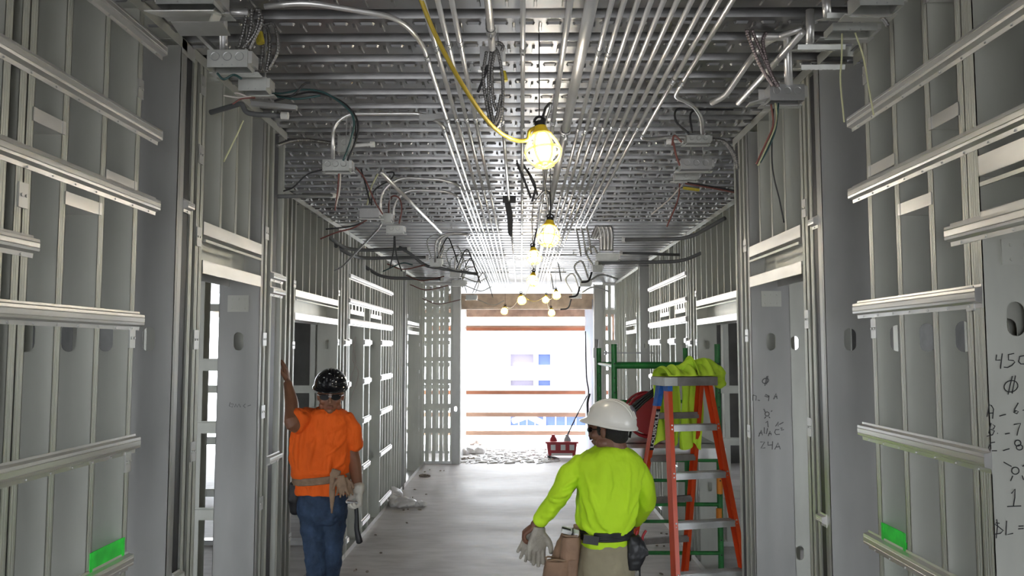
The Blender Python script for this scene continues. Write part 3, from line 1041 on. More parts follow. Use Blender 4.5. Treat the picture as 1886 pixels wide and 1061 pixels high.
# flexible armored run into the left wall
b = jbox(636, 268, 3.8, .062, .075, 'small pale box behind the arching conduit at the left', .05, kn=1, ears=False)
cables(b, [[(510, 268, 3.6), (535, 260, 3.65), (565, 258, 3.7), (615, 264, 3.8)]], 3.7, .010)
mb = MB(); mb.tube(pp([(652, 268), (682, 266)], 3.8), .008, 8); mb.tube(pp([(682, 266), (690, 266)], 3.8), .014, 8); mb.build('conduit_stub', M['white'], b, smooth=True)
b = jbox(621, 307, 3.62, .118, .05, 'square steel box hanging below the first arching conduit', .06)
wires(b, [pp([(624, 320), (622, 350), (617, 388)], 3.62), pp([(627, 320), (626, 345), (619, 380)], 3.62), pp([(655, 308), (672, 330), (690, 370), (705, 395)], 3.9),
          pp([(595, 312), (565, 322), (540, 345), (522, 352)], 3.6), pp([(640, 296), (655, 255), (650, 200)], 3.6)], ['redwire', 'whitewire', 'redwire', 'black', 'black'], .0035)
# twin boxes
b = jbox(682, 394, 4.9, .115, .055, 'dark steel box, upper left of the twin boxes over the corridor', .07, 'cast', kn=1)
wires(b, [pp([(676, 378), (684, 345), (696, 320)], 4.9), pp([(684, 378), (690, 350), (720, 330), (725, 305), (712, 285)], 4.9), pp([(676, 405), (650, 420), (620, 428), (590, 440)], 5.2), pp([(670, 410), (640, 418), (600, 422)], 5.2),
          pp([(665, 300), (672, 335), (682, 375)], 4.8)], ['yelwire', 'black', 'redwire', 'black', 'black'], .005)
b = jbox(712, 402, 5.1, .06, .055, 'middle pale box of the twin boxes over the corridor', .05, kn=0)
b = jbox(728, 424, 5.35, .11, .05, 'lower right box of the twin boxes with wires dropping from it', .06, kn=2)
wires(b, [pp([(726, 435), (725, 460), (718, 495)], 5.35), pp([(727, 435), (730, 470), (740, 500)], 5.35), pp([(735, 412), (740, 385), (735, 365), (722, 362), (716, 380), (718, 410)], 5.3), pp([(705, 500), (740, 485), (760, 488)], 6.0)], ['black', 'black', 'redwire', 'greenwire'], .005)
# farther left boxes
FB = [(803, 484, 7.25, .10, 'steel box below the farther arch of two conduits'), (845, 522, 9.2, .16, 'far steel box near the end of the left bundle'), (838, 505, 8.4, .10, 'far steel box among tangled wires left of the bundle'),
      (868, 548, 11.0, .14, 'farthest left ceiling box close to the end beam')]
for px, py, Y, w, lab in FB:
    b = jbox(px, py, Y, w, .065, lab, .07, kn=2)
    wires(b, [pp([(px - 8, py - 8), (px - 16, py - 40), (px + 3, py - 52), (px + 14, py - 30), (px + 8, py - 8)], Y), pp([(px + 2, py - 8), (px + 20, py - 45), (px + 30, py - 30), (px + 40, py)], Y),
              pp([(px - 20, py + 4), (px - 60, py + 12), (px - 90, py + 2)], Y), pp([(px + 12, py + 4), (px + 40, py + 14), (px + 60, py + 6)], Y)], ['boxm', 'black', 'redwire', 'boxm'], .0055)
conduit([P(735, 455, Y=7.3), P(760, 470, Y=7.3), P(782, 490, Y=7.3), P(880, 505, Y=7.4)], 'dark bent conduit linking the far left boxes', None, r=.014, mat='pvc')
conduit([Vector((-1.66, 7.05, 2.56)), P(630, 492, Y=7.0), P(700, 418, Y=6.2), P(707, 400, Y=6.3), Vector((P(707, 400, Y=6.3).x, 6.35, TOP + .01))], 'thin rod slanting from the left wall top to the boxes', None, r=.008)

# centre coil
b = jbox(905, 108, 2.72, .075, .07, 'dark box at the ceiling middle holding a coil of armored cable', .04, 'cast', kn=0)
cables(b, [[(896, 95), (890, 140), (896, 190), (906, 232), (915, 215), (922, 180)], [(905, 92), (900, 140), (902, 190), (912, 235), (924, 210), (926, 150), (918, 100), (908, 85)],
           [(912, 88), (906, 130), (908, 180), (914, 205)], [(903, 82), (915, 78), (926, 84), (924, 94)]], 2.70, .0062)
wires(b, [pp([(896, 215), (902, 232), (918, 222), (924, 198)], 2.7), pp([(880, 170), (892, 140), (898, 120)], 2.7)], ['whitewire', 'black'], .005)
mb = MB(); mb.tube(pp([(926, 132), (930, 150)], 2.74), .011, 8); tag(mb.build('cable_tape', M['yeltape']), 'yellow tape on the armored coil in the ceiling middle', 'tape')
mb = MB()
for k in range(4): mb.tube(bez(pp([(932 + 2 * k, 375), (936 + k * 2, 400), (938 + k, 430 + 2 * k)], 5.6), 6), .009, 6)
mb.box(P(926, 372, Y=5.6).x, P(950, 372, Y=5.6).x, 5.57, 5.66, ZP - .02, ZP + .03)
tag(mb.build('cable_bundle', M['black']), 'dark bundle of cables hanging in the ceiling middle', 'cable bundle')
mb = MB()
for pts in ([(952, 300), (965, 330), (978, 365)], [(960, 298), (985, 340), (980, 372)], [(972, 315), (985, 345), (990, 360)]): mb.tube(bez(pp(pts, 4.6), 6), .007, 6)
tag(mb.build('cable_bundle', M['black']), 'loose dark wires hanging behind the nearest work light', 'cable bundle')

# right clusters
b = jbox(1284, 259, 3.75, .105, .035, 'pale steel box at the right under arching cables', .06, group=None)
cables(b, [[(1310, 257), (1335, 262), (1352, 285), (1358, 312)]], 3.75, .011)
wires(b, [pp([(1268, 245), (1246, 225), (1246, 195), (1275, 165), (1310, 158), (1350, 180)], 3.6), pp([(1275, 245), (1272, 210), (1290, 178), (1325, 172)], 3.6), pp([(1256, 262), (1242, 250), (1238, 268)], 3.7), pp([(1240, 262), (1245, 285), (1252, 305)], 3.7)],
      ['black', 'black', 'redwire', 'redwire'], .005)
mb = MB(); mb.tube(pp([(1236, 261), (1258, 261)], 3.75), .007, 8); mb.tube(pp([(1228, 261), (1236, 261)], 3.75), .013, 8); mb.build('conduit_stub', M['white'], b, smooth=True)
b = jbox(1280, 305, 4.0, .15, .052, 'dark steel box hanging beneath the pale one at the right', .07, 'cast', kn=3)
b = jbox(1262, 327, 4.2, .115, .036, 'small pale box lowest in the right hand group', .05, kn=1)
wires(b, [pp([(1258, 338), (1235, 365), (1200, 395)], 4.2), pp([(1252, 338), (1248, 370), (1228, 418)], 4.2), pp([(1262, 338), (1340, 352), (1400, 368), (1448, 392)], 4.2), pp([(1266, 336), (1340, 349), (1402, 365), (1448, 390)], 4.2)],
      ['whitewire', 'redwire', 'redwire', 'black'], .004)
mb = MB(); mb.tube(pp([(1258, 346), (1288, 350)], 4.15), .008, 6); tag(mb.build('cable_tape', M['yeltape']), 'yellow taped cable end below the right boxes', 'tape')
b = jbox(1444, 176, 2.75, .115, .055, 'dark box over the first right doorway with wires hanging from it', .07, 'cast')
cables(b, [[(1378, -10), (1376, 60), (1400, 120), (1424, 158)], [(1386, -10), (1386, 50), (1408, 110), (1430, 158)], [(1410, 10), (1405, 80), (1418, 130), (1434, 160)]], 2.7, .0068, 'armorred')
wires(b, [pp([(1428, 190), (1430, 225), (1412, 270), (1396, 305)], 2.75), pp([(1420, 192), (1424, 230), (1410, 265), (1393, 302)], 2.75), pp([(1434, 190), (1428, 240), (1414, 275), (1400, 300)], 2.75), pp([(1425, 190), (1422, 300), (1436, 370), (1444, 410)], 3.3)],
      ['yelwire', 'redwire', 'greenwire', 'black'], .0033)
mb = MB(); mb.obox(P(1395, 188, Y=2.75), (.07, .05, .004), Euler((0, -.3, 0)).to_matrix()); mb.obox(P(1405, 178, Y=2.78), (.03, .003, .05)); mb.build('bracket_plate', M['galv'], b)
conduit([P(1383, -30, Y=2.72), P(1402, -5, Y=2.72), P(1440, 30, Y=2.72), P(1450, 70, Y=2.72), P(1453, 158, Y=2.72)], 'curved steel conduit dropping into the dark right hand box', None, r=.014, elbow=.08)
# top right corner plates
b = jbox(1612, 6, 2.15, .115, .045, 'box at the top right corner, largest and cut by the photo edge', .08, kn=2)
cables(b, [[(1614, 26, 2.2), (1628, 36, 2.2), (1636, 48, 2.2)]], 2.2, .006)
b = jbox(1566, 58, 2.3, .125, .022, 'box with two pale yellow twisted wires hanging down at the top right', .07, kn=0)
wires(b, [pp([(1551, 62), (1550, 110), (1548, 150), (1555, 225)], 2.3), pp([(1575, 60), (1590, 105), (1600, 160), (1609, 212)], 2.3)], ['yelwire', 'yelwire'], .0026)
for nm, px, py, Y, w, d, rx, lab in (('cover_plate', 1560, 35, 2.3, .15, .09, .30, 'wide steel cover plate above the yellow wires'), ('cover_plate', 1503, 92, 2.4, .14, .09, .30, 'steel cover plate beside the column top at the right'),
                             ('cover_plate', 1507, 127, 2.42, .13, .08, .35, 'lowest dark steel cover plate at the right column top')):
    mb = MB(); R_ = Euler((rx, 0, 0)).to_matrix(); cc = P(px, py, Y=Y)
    mb.obox(cc, (w, d, .003), R_)
    for i in range(-2, 3):
        for j in (-1, 0, 1):
            if (i + j) % 2: mb.obox(cc + R_ @ Vector((i * w * .16, j * d * .22, -.0024)), (w * .07, d * .05, .002), R_)
    mb.obox(cc + R_ @ Vector((0, -d / 2, .006)), (w, .002, .014), R_)
    tag(mb.build(nm, M['boxm']), lab, 'plate')
conduit([P(1492, 80, Y=2.5), P(1490, -40, Y=2.5)], 'upright steel conduit above the right column, left one', None, r=.013)
conduit([P(1524, 30, Y=2.4), P(1520, -40, Y=2.4)], 'upright steel conduit above the right column, right one', None, r=.013)
b = jbox(1118, 474, 7.1, .19, .06, 'far right box fed by a bunch of curved conduits', .08, kn=0)
for k in range(4):
    mb = MB(); mb.tube(bez(pp([(1108 + 6 * k, 462), (1106 + 7 * k, 430), (1100 + 7 * k, 418), (1090 + 5 * k, 440)], 7.0), 8), .016, 8); mb.build('curved_conduit', M['emt'], b, smooth='all')
for px, py, Y, w, lab in ((1078, 522, 9.8, .13, 'far right ceiling box between lights and pillar'), (1100, 495, 8.6, .10, 'far right ceiling box with white stubs'), (1062, 545, 11.8, .12, 'farthest right ceiling box near the end beam')):
    b = jbox(px, py, Y, w, .07, lab, .07, kn=1)
    wires(b, [pp([(px - 8, py - 6), (px - 20, py - 30), (px - 6, py - 40), (px + 6, py - 8)], Y), pp([(px + 10, py - 6), (px + 30, py - 16), (px + 60, py - 8)], Y), pp([(px - 10, py + 6), (px - 16, py + 22), (px - 30, py + 25)], Y)], ['white', 'boxm', 'black'], .011)
mb = MB(); armored(mb, pp([(1756, 300), (1750, 340), (1753, 375), (1760, 396)], 2.25), .006); tag(mb.build('armored_cable', M['armor'], smooth='all'), 'short armored cable hanging inside the right stud bay', 'cable')
mb = MB(); mb.tube(bez(pp([(655, 620), (650, 660), (660, 690), (645, 740)], 8.2), 6), .006, 6); mb.tube(bez(pp([(648, 625), (655, 665), (645, 700)], 8.2), 6), .006, 6)
tag(mb.build('loose_wire', M['whitewire']), 'loose pale wires hanging in the first narrow left opening', 'wire')

# ------------------------------------------------------------------ temporary lights and their cord
LAMPS = [(1000, 276, 2.72, 1.0, 'nearest caged work light with yellow guard, lowest and biggest'), (1010, 434, 4.35, 1.0, 'second caged work light down the corridor, yellow collar showing'),
         (984, 474, 6.2, .92, 'third caged work light, slightly left of the second'), (981, 517, 8.4, 1.0, 'fourth caged work light, yellowish, above the trio'),
         (961, 553, 11.6, 1.05, 'left one of the trio of far work lights under the beam'), (1005, 552, 12.0, .85, 'middle one of the trio of far work lights under the beam'),
         (1025, 544, 11.4, .95, 'right one of the trio of far work lights under the beam'), (929, 573, 13.2, .95, 'farthest work light at the left of the opening top'),
         (1016, 576, 13.4, .95, 'farthest work light at the right of the opening top')]
GLMP = 'caged temporary work lights strung down the corridor'


def worklight(px, py, Y, s, label, k):
    c = P(px, py, Y=Y)
    R = .058 * s
    root = thing('work_light', label, 'light', c, GLMP)
    tilt = Euler((math.radians(-8), math.radians(6 if k % 2 else -6), 0)).to_matrix()
    tr = lambda v: c + tilt @ Vector(v)
    mb = MB()
    for a in range(6):
        an = 2 * PI * a / 6
        pts = [tr((math.cos(an) * rr * R, math.sin(an) * rr * R, z * R)) for rr, z in ((.50, .95), (.78, .55), (.98, .05), (1.0, -.2), (.86, -.62), (.5, -.92), (.18, -1.0))]
        mb.tube(bez(pts, 3), .0052 * s, 5)
    for rr, z in ((1.0, -.08), (.52, -.92), (.56, .9)):
        mb.tube([tr((math.cos(2 * PI * q / 20) * rr * R, math.sin(2 * PI * q / 20) * rr * R, z * R)) for q in range(21)], .0052 * s, 5)
    mb.build('cage', M['cage'], root, smooth='all')
    mb = MB(); mb.tube([tr((0, 0, R * .85)), tr((0, 0, R * .95)), tr((0, 0, R * 1.25)), tr((0, 0, R * 1.45))], .03 * s, 12, rfn=lambda i: (.58, .60, .42, .36)[i] * R); mb.build('collar', M['yellow'], root, smooth=True)
    mb = MB(); mb.tube([tr((0, 0, R * 1.4)), tr((0, 0, R * 1.75))], R * .32, 10)
    mb.tube([tr((math.cos(q * PI / 6) * R * .32, 0, R * 1.75 + math.sin(q * PI / 6) * R * .35)) for q in range(7)], .005, 6)
    mb.build('socket', M['black'], root, smooth=True)
    # glass bulb
    mb = MB()
    prof = [(.02, 1.0), (.26, .95), (.32, .7), (.52, .42), (.74, .08), (.76, -.2), (.60, -.52), (.3, -.72), (.01, -.77)]
    mb.tube([tr((0, 0, z * R)) for _, z in prof], 1, 14, rfn=lambda i: prof[i][0] * R)
    mb.build('bulb', M['bulb'], root, smooth='all')
    L = bpy.data.lights.new('lamp_glow', 'POINT'); L.energy = (26 if Y < 5 else 13) * s; L.color = (1, .93, .82); L.shadow_soft_size = .050 * s
    lo = bpy.data.objects.new('lamp_glow', L); COL.objects.link(lo); lo.parent = root; lo.location = tilt @ Vector((0, 0, -R * .1))
    # hanger wire up to the deck
    mb = MB(); a = tr((0, 0, R * 2.0)); mb.tube([a, Vector((a.x, a.y, TOP - .001))], .0022, 5); mb.build('hanging_wire', M['black'], root)
    return tr((0, 0, R * 1.5))


tops = [worklight(px, py, Y, s, lab, k) for k, (px, py, Y, s, lab) in enumerate(LAMPS)]
mb = MB()
mb.tube(bez(pp([(768, -20, 2.3), (800, 60, 2.35), (848, 150, 2.45), (900, 225, 2.6), (940, 255, 2.7), (970, 258, 2.72)], 2.5) + [tops[0] + Vector((-.035, -.012, -.02)), tops[0]], 10), .0068, 8)
tag(mb.build('yellow_cable', M['yelcord'], smooth='all'), 'yellow cord drooping from the top of the photo to the nearest work light', 'cord')
order = [0, 1, 2, 3, 4]
for a, b_ in ((0, 1), (1, 2), (2, 3), (3, 4), (4, 5), (5, 6), (4, 7), (5, 8)):
    A, B = tops[a], tops[b_]
    mb = MB(); pts = []
    for k in range(13):
        t = k / 12
        p = A.lerp(B, t)
        if b_ < 4: p.z = min(TOP - .08, p.z + .28 * math.sin(PI * t) ** .7) ; p.x += .03 * math.sin(2 * PI * t)
        else: p.z -= .10 * math.sin(PI * t)
        pts.append(p)
    mb.tube(pts, .005, 6)
    tag(mb.build('light_cord', M['yelcord'] if b_ > 3 else M['black'], smooth='all'), 'cord linking work light %s and the next along the ceiling' % ORD[a] if b_ < 5 else 'thin cord between the far work lights near %s' % ('the right one' if b_ == 6 else 'the middle one' if b_ == 5 else 'the left opening corner' if b_ == 7 else 'the right opening corner'), 'cord')


# ------------------------------------------------------------------ marker writing on the studs
def strokes(parent, lines, Y, mat, w=.0035, name='marker_writing', label=None):
    mb = MB()
    for ln in lines:
        pts = [P(a, b, Y=Y - .0015) for a, b in ln]
        mb.tube(pts, w / 2, 5, flat=None)
    for v in mb.v:
        v.y = Y - .0012 + (v.y - (Y - .0015)) * .25
    return mb.build(name, M[mat], parent, label=label)


def circ(cx, cy, rx, ry, a0=0, a1=360, n=14, rot=0):
    out = []
    for k in range(n + 1):
        a = math.radians(a0 + (a1 - a0) * k / n)
        x, y = rx * math.cos(a), ry * math.sin(a)
        out.append((cx + x * math.cos(rot) - y * math.sin(rot), cy + x * math.sin(rot) + y * math.cos(rot)))
    return out


def zc(pts, ox=1796, oy=630, s=5.585): return [(ox + a / s, oy + b / s) for a, b in pts]


W1 = [zc([(222, 130), (214, 188), (262, 186)]), zc([(280, 118), (270, 200), (262, 275)]), zc([(402, 118), (345, 130), (345, 185), (395, 190), (410, 205), (380, 240), (335, 262), (297, 258)]),
      zc([(510, 140), (460, 150), (450, 200), (470, 225), (510, 226)]),
      zc(circ(370, 455, 72, 58, rot=-.3)), zc([(385, 350), (362, 440), (340, 540)]), zc([(416, 345), (398, 440), (383, 530)]),
      zc([(122, 770), (145, 645), (170, 655), (190, 690), (180, 790)]), zc([(130, 735), (190, 730)]), zc([(250, 762), (318, 745)]),
      zc([(445, 625), (410, 690), (405, 725), (430, 738), (445, 715), (425, 705), (395, 725)]), zc([(490, 703), (510, 700)]),
      zc([(140, 940), (165, 835), (205, 865), (190, 895), (160, 900), (200, 915), (180, 955), (120, 970)]), zc([(228, 940), (235, 940)]), zc([(308, 948), (358, 938)]),
      zc([(400, 850), (470, 838), (445, 900), (432, 962)]),
      zc([(205, 1030), (160, 1040), (140, 1085), (150, 1118), (225, 1118)]), zc([(288, 1118), (355, 1098)]), zc(circ(440, 1040, 32, 30)), zc(circ(458, 1085, 32, 26))]
B = lambda p: zc(p, 1796, 820)
W2 = [B([(295, 175), (375, 220)]), B(circ(415, 263, 38, 36)), B([(388, 315), (365, 368)]), B([(484, 312), (500, 358)]), B([(490, 220), (505, 205)]),
      B([(375, 498), (412, 450), (410, 540), (395, 628)]), B([(330, 632), (475, 626)]),
      B([(252, 805), (215, 800), (205, 815), (230, 830), (290, 880), (260, 908), (190, 918)]), B([(222, 762), (232, 830), (218, 958)]), B([(325, 778), (318, 925), (392, 908)]),
      B([(448, 835), (500, 832)]), B([(445, 862), (500, 858)])]
strokes(RD0.root, W1 + W2, 1.945, 'ink', .0026, label='black marker notes reading 450, A, B, C lines, 1 and $L')
G = lambda p: zc(p, 1370, 670, 5.89)
W3 = [G(circ(235, 185, 36, 26, rot=-.4)), G([(250, 135), (228, 240)]), G([(262, 132), (245, 225)]), G([(100, 335), (95, 400)]), G([(100, 340), (135, 350), (130, 400)]), G([(150, 395), (175, 400)]),
      G([(270, 350), (240, 335), (225, 352), (262, 362), (275, 345), (268, 405)]), G([(325, 385), (350, 322), (362, 380)]), G([(335, 360), (362, 355)]),
      G(circ(253, 545, 22, 22)), G([(215, 490), (232, 525)]), G([(308, 508), (295, 520)]), G([(225, 595), (240, 575)]), G([(285, 590), (270, 575)]),
      G([(238, 640), (258, 620), (265, 690)]), G([(345, 680), (375, 630), (372, 680)]), G([(385, 660), (430, 635)]),
      G([(160, 790), (190, 720), (200, 775)]), G([(165, 755), (200, 752)]), G([(222, 690), (222, 755), (245, 760), (258, 700)]), G([(265, 785), (285, 730), (300, 775)]), G([(268, 760), (300, 757)]),
      G([(385, 715), (345, 715), (335, 745), (350, 768), (390, 765)]), G([(395, 700), (415, 695), (405, 722), (435, 715)]),
      G([(180, 850), (225, 848), (185, 918), (232, 912)]), G([(262, 845), (262, 885), (310, 880)]), G([(312, 842), (308, 930)]), G([(335, 930), (372, 858), (395, 928)]), G([(345, 905), (392, 900)])]
strokes(RD1.root, W3, 3.91, 'inkgrey', .0042, label='faded marker notes ending in 24A')
strokes(LD1.root, [[(424, 741), (422, 748), (428, 750), (430, 744), (425, 744)], [(432, 750), (434, 744), (437, 750), (440, 744), (443, 750)], [(452, 744), (448, 748), (452, 751)], [(456, 748), (462, 746)]], 3.66, 'inkgrey', .003, label='faint marker scribble')

# ------------------------------------------------------------------ people
M['skin'] = principled('warm_brown_skin', (.25, .115, .065), .48, 0, 12, .10, .12, 120)
M['skindk'] = principled('brown_skin', (.17, .075, .045), .45, 0, 12, .10, .12, 120)
M['hair'] = principled('black_hair', (.012, .010, .009), .6, 0, 0, 0, .8, 220)
M['orangecloth'] = principled('orange_cotton', (.95, .14, .008), .85, 0, 4, .08, 1.0, 7, .035, stretch=(1.6, 1.6, .55))
M['limecloth'] = principled('lime_knit', (.50, .78, .015), .8, 0, 4, .06, .9, 6, .035, stretch=(1.4, 1.4, .8))
M['limevest'] = principled('lime_fabric', (.62, .90, .06), .8, 0, 5, .08, .3, 14)
M['denim'] = principled('blue_denim', (.032, .058, .11), .85, 0, 9, .4, 1.0, 11, .03)
M['khaki'] = principled('khaki_cotton', (.27, .235, .155), .85, 0, 6, .15, 1.0, 9, .03)
M['leather'] = principled('brown_leather', (.26, .155, .095), .65, 0, 9, .25, .3, 40)
M['tan'] = principled('tan_webbing', (.30, .20, .13), .75, 0, 20, .2, .2, 80)
M['glovew'] = principled('off_white_glove', (.60, .57, .50), .8, 0, 20, .15, .3, 90)
M['glovegrey'] = principled('grey_leather_glove', (.36, .33, .28), .8, 0, 20, .2, .3, 80)
M['hatwhite'] = principled('white_hard_hat', (.74, .72, .66), .3, coat=.3)
M['lens'] = principled('dark_lens', (.01, .01, .012), .1, coat=.5)
M['boot'] = principled('brown_boot', (.10, .06, .035), .7)
M['lips'] = principled('lip_tone', (.26, .09, .06), .5)
M['sticker'] = principled('grey_sticker', (.16, .15, .17), .5)


def V(px, py, Y): return P(px, py, Y=Y)


def ellipsoid(mb, c, r, R=None, n=14, m=9):
    vs, fs = [], []
    c = Vector(c)
    for i in range(m + 1):
        th = PI * i / m
        for k in range(n):
            ph = 2 * PI * k / n
            q = Vector((r[0] * math.sin(th) * math.cos(ph), r[1] * math.sin(th) * math.sin(ph), r[2] * math.cos(th)))
            if i in (0, m): q = Vector((1e-4 * math.cos(ph), 1e-4 * math.sin(ph), q.z))
            vs.append(c + (R @ q if R else q))
    for i in range(m):
        for k in range(n):
            fs.append((i * n + k, (i + 1) * n + k, (i + 1) * n + (k + 1) % n, i * n + (k + 1) % n))
    fs.append(tuple(range(n))); fs.append(tuple(range(m * n, m * n + n))[::-1])
    mb.quadmesh(vs, fs)


def limb(mb, pts, rad, n=14, sub=6, flat=1.0):
    """tapered limb through joints, ends rounded"""
    pts = [Vector(p) for p in pts]
    path, rs = [], []
    for i in range(len(pts) - 1):
        for k in range(sub):
            t = k / sub
            path.append(pts[i].lerp(pts[i + 1], t)); tt = t * t * (3 - 2 * t); rs.append(rad[i] * (1 - tt) + rad[i + 1] * tt)
    path.append(pts[-1]); rs.append(rad[-1])
    # soften the joints
    for _ in range(2):
        q = path[:]
        for i in range(1, len(path) - 1): q[i] = (path[i - 1] + path[i] * 2 + path[i + 1]) / 4
        path = q
    d0 = (path[0] - path[1]).normalized(); d1 = (path[-1] - path[-2]).normalized()
    p2, r2 = [], []
    for a in (0, 22, 45, 68): p2.append(path[0] + d0 * rs[0] * math.cos(math.radians(a)) * .6); r2.append(max(.0008, rs[0] * math.sin(math.radians(a))))
    p2 += path; r2 += rs
    for a in (68, 45, 22, 0): p2.append(path[-1] + d1 * rs[-1] * math.cos(math.radians(a)) * .6); r2.append(max(.0008, rs[-1] * math.sin(math.radians(a))))
    mb.tube(p2, 1, n, rfn=lambda i: r2[i], flat=flat)


def loft(mb, secs, W, D, n=28, ex=2.4):
    """closed stack of level super-ellipses: (centre, half width, half depth)"""
    vs, fs = [], []
    for c, a, b in secs:
        for k in range(n):
            t = 2 * PI * k / n
            cx, sy = math.cos(t), math.sin(t)
            u = math.copysign(abs(cx) ** (2 / ex), cx) * a
            v = math.copysign(abs(sy) ** (2 / ex), sy) * b
            vs.append(Vector(c) + W * u + D * v)
    m = len(secs)
    for i in range(m - 1):
        for k in range(n): fs.append((i * n + k, i * n + (k + 1) % n, (i + 1) * n + (k + 1) % n, (i + 1) * n + k))
    fs.append(tuple(range(n))[::-1]); fs.append(tuple(range((m - 1) * n, m * n)))
    mb.quadmesh(vs, fs)


def ridges(mb, secs, W, D, lines, r=.011, n=14, ex=2.4, sgn=-1):
    """cloth folds: soft ridges following the surface of a loft; line = [(angle deg, row 0..1), ...]"""
    m = len(secs) - 1
    for ln in lines:
        pts = []
        for k in range(n + 1):
            t = k / n * (len(ln) - 1); i = min(int(t), len(ln) - 2); f = t - i
            an = math.radians(ln[i][0] * (1 - f) + ln[i + 1][0] * f); row = (ln[i][1] * (1 - f) + ln[i + 1][1] * f) * m
            j = min(int(row), m - 1); g = row - j
            c0 = Vector(secs[j][0]).lerp(Vector(secs[j + 1][0]), g); A = secs[j][1] * (1 - g) + secs[j + 1][1] * g; B = secs[j][2] * (1 - g) + secs[j + 1][2] * g
            cx, sy = math.cos(an), math.sin(an)
            u = math.copysign(abs(cx) ** (2 / ex), cx) * A; v = math.copysign(abs(sy) ** (2 / ex), sy) * B
            pts.append(c0 + W * u + D * sgn * v)
        mb.tube(pts, r, 8, rfn=lambda i_: r * (.25 + .75 * math.sin(PI * i_ / n)))


def organic(mb, name, mat, parent, voxel=.006, it=6, fac=.5, folds=0, fsize=.09, org=None):
    bm = bmesh.new()
    o = mb.build(name, mat, parent, org=org)
    bm.from_mesh(o.data)
    bmesh.ops.recalc_face_normals(bm, faces=bm.faces)
    bm.to_mesh(o.data); bm.free()
    r = o.modifiers.new('fuse', 'REMESH'); r.mode = 'VOXEL'; r.voxel_size = voxel; r.use_smooth_shade = True
    s = o.modifiers.new('soften', 'SMOOTH'); s.factor = fac; s.iterations = it
    if folds:
        tx = bpy.data.textures.new('fold_noise', 'CLOUDS'); tx.noise_scale = fsize; tx.noise_depth = 1
        d = o.modifiers.new('folds', 'DISPLACE'); d.texture = tx; d.strength = folds; d.mid_level = .42; d.texture_coords = 'LOCAL'
        s2 = o.modifiers.new('soften2', 'SMOOTH'); s2.factor = .5; s2.iterations = 2
    return o


def frame_of(fwd, up):
    f = Vector(fwd).normalized(); u = Vector(up); u = (u - f * u.dot(f)).normalized(); r = f.cross(u)
    return Matrix((r, f, u)).transposed()      # columns: right, forward, up


def head_shapes(mb, c, R, s=1.0):
    """skull centre c; local x right, y forward, z up"""
    def e(p, r, rot=None):
        ellipsoid(mb, c + R @ (Vector(p) * s), [q * s for q in r], R @ rot if rot else R)
    e((0, -.012, .022), (.076, .095, .092))
    e((0, .022, -.022), (.067, .070, .082))
    e((0, .052, -.072), (.044, .040, .036))
    e((0, .078, -.094), (.022, .018, .016))
    for q in (-1, 1):
        e((q * .046, .055, -.028), (.026, .028, .026))
        e((q * .078, -.008, -.012), (.011, .019, .031), Euler((0, 0, q * .35)).to_matrix())
        e((q * .052, .02, -.070), (.022, .036, .028))
    e((0, .090, .018), (.052, .013, .011))
    e((0, .100, -.012), (.010, .014, .030), Euler((.25, 0, 0)).to_matrix())
    e((0, .108, -.032), (.017, .014, .011))
    e((0, .093, -.060), (.024, .012, .007)); e((0, .090, -.070), (.021, .012, .007))
    limb(mb, [c + R @ Vector((0, -.02, -.05)) * s, c + R @ Vector((0, -.035, -.13)) * s], [.056 * s, .058 * s])


def hand_shapes(mb, wrist, d, nrm, side, s=1.0, curl=(.3, .35, .4, .45), spread=.08, thumb=.5, glove=0):
    """hand at a wrist: d along the palm, nrm out of the palm, side towards the thumb"""
    d = Vector(d).normalized(); nrm = Vector(nrm); nrm = (nrm - d * nrm.dot(d)).normalized()
    sd = d.cross(nrm).normalized() * side
    R = Matrix((sd, d, nrm)).transposed()
    L = .085 * s
    secs = []
    g = glove
    for t, w, th in ((-.02, .025, .019), (.015, .031, .016), (.05, .040, .015), (.075, .041, .013), (.088, .036, .010)):
        secs.append((wrist + d * t * s, (w + g) * s, (th + g * .7) * s))
    loft(mb, secs, sd, nrm, 16, 2.3)
    lens = (.070, .078, .072, .056)
    for k in range(4):
        off = (1.5 - k) * .0205
        base = wrist + d * (.078 - abs(1.5 - k) * .003) * s + sd * off * s
        ang = spread * (1.5 - k) * .6
        dd = (d * math.cos(ang) + sd * math.sin(ang)).normalized()
        cur = curl[k]
        p = [base]
        a = 0
        for j, fr in enumerate((.44, .31, .25)):
            a += cur * (1.0, 1.15, .8)[j]
            v = dd * math.cos(a) + nrm * math.sin(a)
            p.append(p[-1] + v * lens[k] * fr * s)
        limb(mb, p, [(.0098 + g * .5) * s, (.0092 + g * .5) * s, (.0084 + g * .5) * s, (.0072 + g * .5) * s], 10, 4)
    # thumb leaves the side of the palm near its base
    b0 = wrist + d * .018 * s + sd * .022 * s
    b1 = b0 + (d * .55 + sd * .75 + nrm * thumb * .5).normalized() * .036 * s
    b2 = b1 + (d * .85 + sd * .35 + nrm * thumb).normalized() * .030 * s
    b3 = b2 + (d * .9 + sd * .05 + nrm * thumb * 1.3).normalized() * .025 * s
    limb(mb, [b0, b1, b2, b3], [(.016 + g * .5) * s, (.0125 + g * .5) * s, (.0108 + g * .5) * s, (.009 + g * .5) * s], 10, 4)


